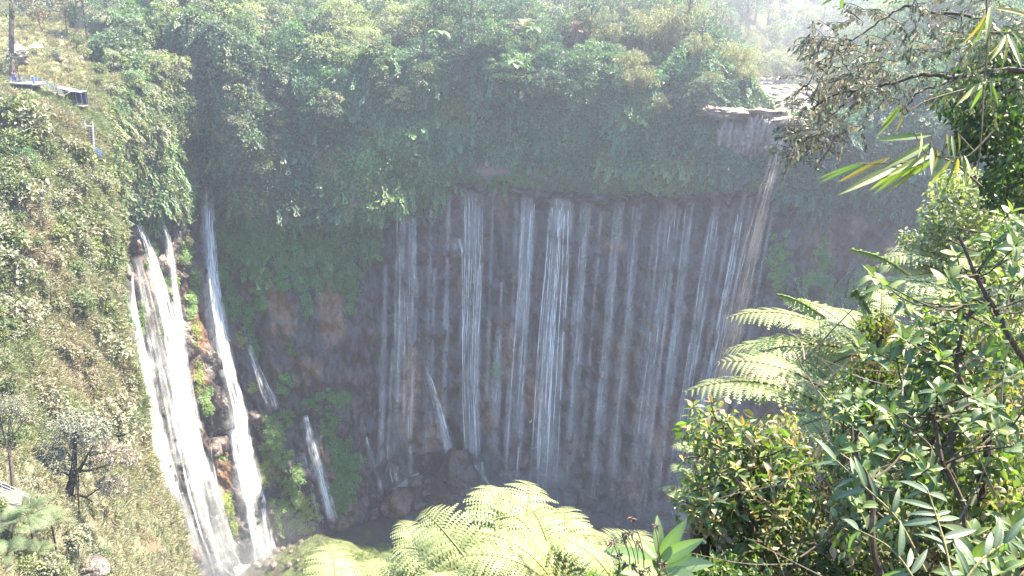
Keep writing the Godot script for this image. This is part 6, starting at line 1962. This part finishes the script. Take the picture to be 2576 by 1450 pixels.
	part("branches", g.mesh(M.bark), t)
	# palms and ferns, lower left corner
	var fr := []
	for k in 4: fr.append(frond_mesh(3.4, 0.85, 26, deg_to_rad([70, 52, 34, 18][k]), deg_to_rad([80, 78, 64, 52][k]), Color(0.10, 0.17, 0.085), Color(0.16, 0.21, 0.12), Color(0.14, 0.12, 0.06), 0.14, 8, 0.62))
	var say := ["largest dark palm-like fern at the lower left corner", "palm-like fern in front of the lower path", "sunlit palm-like fern right of the dark hollow", "small palm-like fern low in the left corner", "palm-like fern half hidden at the left edge"]
	var k := 0
	for q in [[70, 1300, 0.85, 12], [25, 1330, 0.75, 11], [128, 1318, 0.6, 10], [95, 1395, 0.65, 10], [15, 1400, 0.75, 10]]:
		h = hit("hill", q[0], q[1])
		var sp := []
		for e in int(q[3]): sp.append([e % 4, e * 137.5 + k * 31, q[2] * rnd(0.85, 1.1), rnd(-10, 10)])
		fern_crown("palm_fern", at(q[0], q[1], to_px(h[0]).z - 2.5), fr, sp, say[k], 3.0)
		k += 1
	for q in [[194, 1358, 1.9, "grey", "white-leaved shrub above the dark hollow at the lower left"], [126, 1428, 1.7, "grey", "white-leaved shrub at the bottom edge, left of the flat pale rock"], [150, 1440, 1.3, "mid", "green bush between the white-leaved shrubs and the flat rock"], [60, 1440, 1.8, "lime", "yellow-green bush at the bottom left corner"], [262, 1432, 1.2, "mid", "small green bush right of the flat pale rock"], [240, 1395, 1.5, "dark", "dark bush hanging over the flat pale rock"], [10, 1280, 1.4, "lime", "pale bush beside the paved path at the left edge"], [55, 1225, 1.6, "grey", "whitish bush between the half-bare tree and the vine-hung tree"], [95, 1215, 1.3, "straw", "dry bush left of the vine-hung tree"]]:
		h = hit("hill", q[0], q[1])
		bush(q[3], at(q[0], q[1] + 14, to_px(h[0]).z - 1.5), q[2], q[4], "", "shrub", "shrub")

func build_far_specials() -> void:
	# giant-leaved plants and palms on the shaded rim
	var leafm := []
	for k in 3:
		var c: Color = [Color(0.065, 0.14, 0.055), Color(0.085, 0.165, 0.06), Color(0.05, 0.115, 0.05)][k]
		leafm.append(blade_mesh(1.0, 0.62, 0.9, 7, 0.25, c, c * 1.15, M.leaf, 0.3))
	var k := 0
	for q in [[1090, 150, 4.2, 11, "broad-leaved giant plant like green umbrellas on the shaded rim"], [1262, 190, 3.8, 9, "giant-leaved plant lower on the cliff, below the palm"], [1330, 118, 3.6, 8, "giant-leaved plant on a tall pale stem, partly in sun"], [1322, 192, 2.6, 6, "small giant-leaved plant beside the lower one on the cliff"]]:
		var h := hit_any(["wall", "plateau"], q[0], q[1])
		var o: Vector3 = h[0] + Vector3(0, 1.5, 0) + h[1] * 6.0
		var t := thing("giant_leaf_plant", o, q[4], "plant")
		for e in int(q[3]):
			var a: float = TAU * e / q[3] + rnd(-0.2, 0.2)
			var d := Vector3(cos(a), rnd(-0.05, 0.4), sin(a)).normalized()
			fastpart("leaf", e, leafm[rng.randi() % 3], t, Transform3D(leaf_basis(d, Vector3.UP, Vector3.ONE * q[2] * rnd(0.7, 1.0)), d * 0.3))
		var g := Geo.new()
		g.tube(path([Vector3(0, -4.5, -0.6), Vector3(0, -2, -0.2), Vector3.ZERO], 5), taper(5, 0.12, 0.1), 5, Color(0.25, 0.22, 0.16))
		part("stem", g.mesh(M.bark), t)
		k += 1
	var fr := []
	for e in 3: fr.append(frond_mesh(5.2, 1.1, 22, deg_to_rad([62, 40, 20][e]), deg_to_rad([85, 80, 66][e]), Color(0.20, 0.22, 0.16), Color(0.26, 0.27, 0.20), Color(0.15, 0.13, 0.08), 0.12, 3))
	var fr2 := []
	for e in 3: fr2.append(frond_mesh(4.6, 1.0, 22, deg_to_rad([70, 48, 24][e]), deg_to_rad([70, 70, 66][e]), Color(0.13, 0.085, 0.08), Color(0.17, 0.11, 0.10), Color(0.12, 0.09, 0.07), 0.12, 3))
	for q in [[1318, 95, 0, "palm with silvery sunlit fronds on the rim", 1.0], [1448, 105, 1, "purple-brown palm between the slender trees on the rim", 1.0], [1290, 60, 0, "second silvery palm behind the first on the rim", 0.9]]:
		var h := hit_any(["wall", "plateau"], q[0], q[1] + 25)
		var sp := []
		for e in 13: sp.append([e % 3, e * 137.5, q[4] * rnd(0.85, 1.1), 0])
		var o := fern_crown("palm", at(q[0], q[1] - 25, to_px(h[0]).z - 3.0), fr if q[2] == 0 else fr2, sp, q[3], 9.0)
		o.set_meta("category", "palm")
	# the drooping branches in the sun above the bare outcrop
	# birds gliding in front of the falls
	for b in [[1516, 945, 120.0, 0.5, "dark bird gliding low in front of the waterfall curtain"], [1490, 572, 150.0, -0.3, "small dark bird gliding near the top of the curtain, right of the brightest fall"], [1336, 1062, 140.0, 0.2, "tiny bird gliding between two falls in the middle of the curtain"]]:
		var g := Geo.new()
		var o := at(b[0], b[1], b[2])
		for sd in [-1.0, 1.0]:
			var q := g.v.size()
			for e in [Vector3(0, 0, 0.10), Vector3(0, 0.02, -0.14), Vector3(sd * 0.28, 0.12, 0.10), Vector3(sd * 0.26, 0.12, -0.13), Vector3(sd * 0.62, 0.02, -0.10), Vector3(sd * 0.5, 0.06, -0.16)]:
				g.v.append(e)
				g.c.append(Color(0.012, 0.012, 0.014))
			for e in [0, 2, 1, 1, 2, 3, 2, 4, 3, 3, 4, 5]: g.i.append(q + e)
		g.tube(PackedVector3Array([Vector3(0, 0, 0.24), Vector3(0, 0, 0.16), Vector3(0, 0, 0.02), Vector3(0, 0, -0.18), Vector3(0, 0, -0.34)]), PackedFloat32Array([0.01, 0.045, 0.065, 0.04, 0.01]), 7, Color(0.014, 0.014, 0.016))
		g.blade(Vector3(0, 0, -0.2), Vector3(0, 0, -1), Vector3.UP, 0.22, 0.16, 0.0, 3, 0.0, Color(0.012, 0.012, 0.014), Color(0.012, 0.012, 0.014))
		var m := part("bird", g.mesh(M.dry), self, o)
		m.rotation = Vector3(0.2, 1.0 + b[3], b[3])
		tag(m, b[4], "bird")

func build_mist() -> void:
	for q in [[1420, 1255, 212.0, Vector3(95, 34, 34), 0.0008, "spray_mist", "spray hanging at the foot of the waterfall curtain"], [600, 1380, 190.0, Vector3(44, 22, 24), 0.003, "spray_mist", "spray at the foot of the left cascades"], [1372, 1232, 222.0, Vector3(20, 16, 10), 0.010, "spray_mist", "white spray where the brightest fall lands"], [1195, 1195, 222.0, Vector3(17, 14, 9), 0.008, "spray_mist", "white spray behind the pointed rock"], [1284, 1235, 222.0, Vector3(14, 11, 9), 0.008, "spray_mist", "white spray where the two-stranded fall lands"], [640, 1410, 196.0, Vector3(14, 12, 9), 0.02, "spray_mist", "white spray at the foot of the lower left cascade"], [540, 1450, 188.0, Vector3(16, 12, 9), 0.018, "spray_mist", "white spray at the foot of the widest left cascade"], [1610, 1330, 218.0, Vector3(50, 16, 14), 0.004, "spray_mist", "thin spray along the right foot of the curtain"], [1750, 60, 330.0, Vector3(620, 120, 230), 0.0007, "hill_haze", "bright haze lying over the wooded slopes beyond the rim"]]:
		var f := FogVolume.new()
		f.shape = RenderingServer.FOG_VOLUME_SHAPE_ELLIPSOID if q[5] != "hill_haze" else RenderingServer.FOG_VOLUME_SHAPE_BOX
		f.size = q[3]
		var m := FogMaterial.new()
		m.density = q[4]
		m.albedo = Color(0.93, 0.96, 1.0)
		f.material = m
		f.name = numbered(q[5])
		add_child(f, true)
		f.position = at(q[0], q[1], q[2])
		tag(f, q[6], "mist", "", "stuff")

func _ready() -> void:
	rng.seed = 11
	build_camera_and_light()
	make_materials()
	build_wall()
	build_plateau()
	build_hill()
	build_floor()
	build_near_ground()
	index_grid("wall", wall)
	index_grid("plateau", plateau)
	index_grid("hill", hill)
	index_grid("floor", floor_grid)
	build_water()
	make_clumps()
	make_kinds()
	build_cliff_growth()
	build_moss()
	build_far_trees()
	build_hillside()
	build_ferns()
	build_near_shrubs()
	build_canes()
	build_overhang()
	build_stones()
	build_hillside_things()
	build_left_trees()
	build_far_specials()
	build_mist()
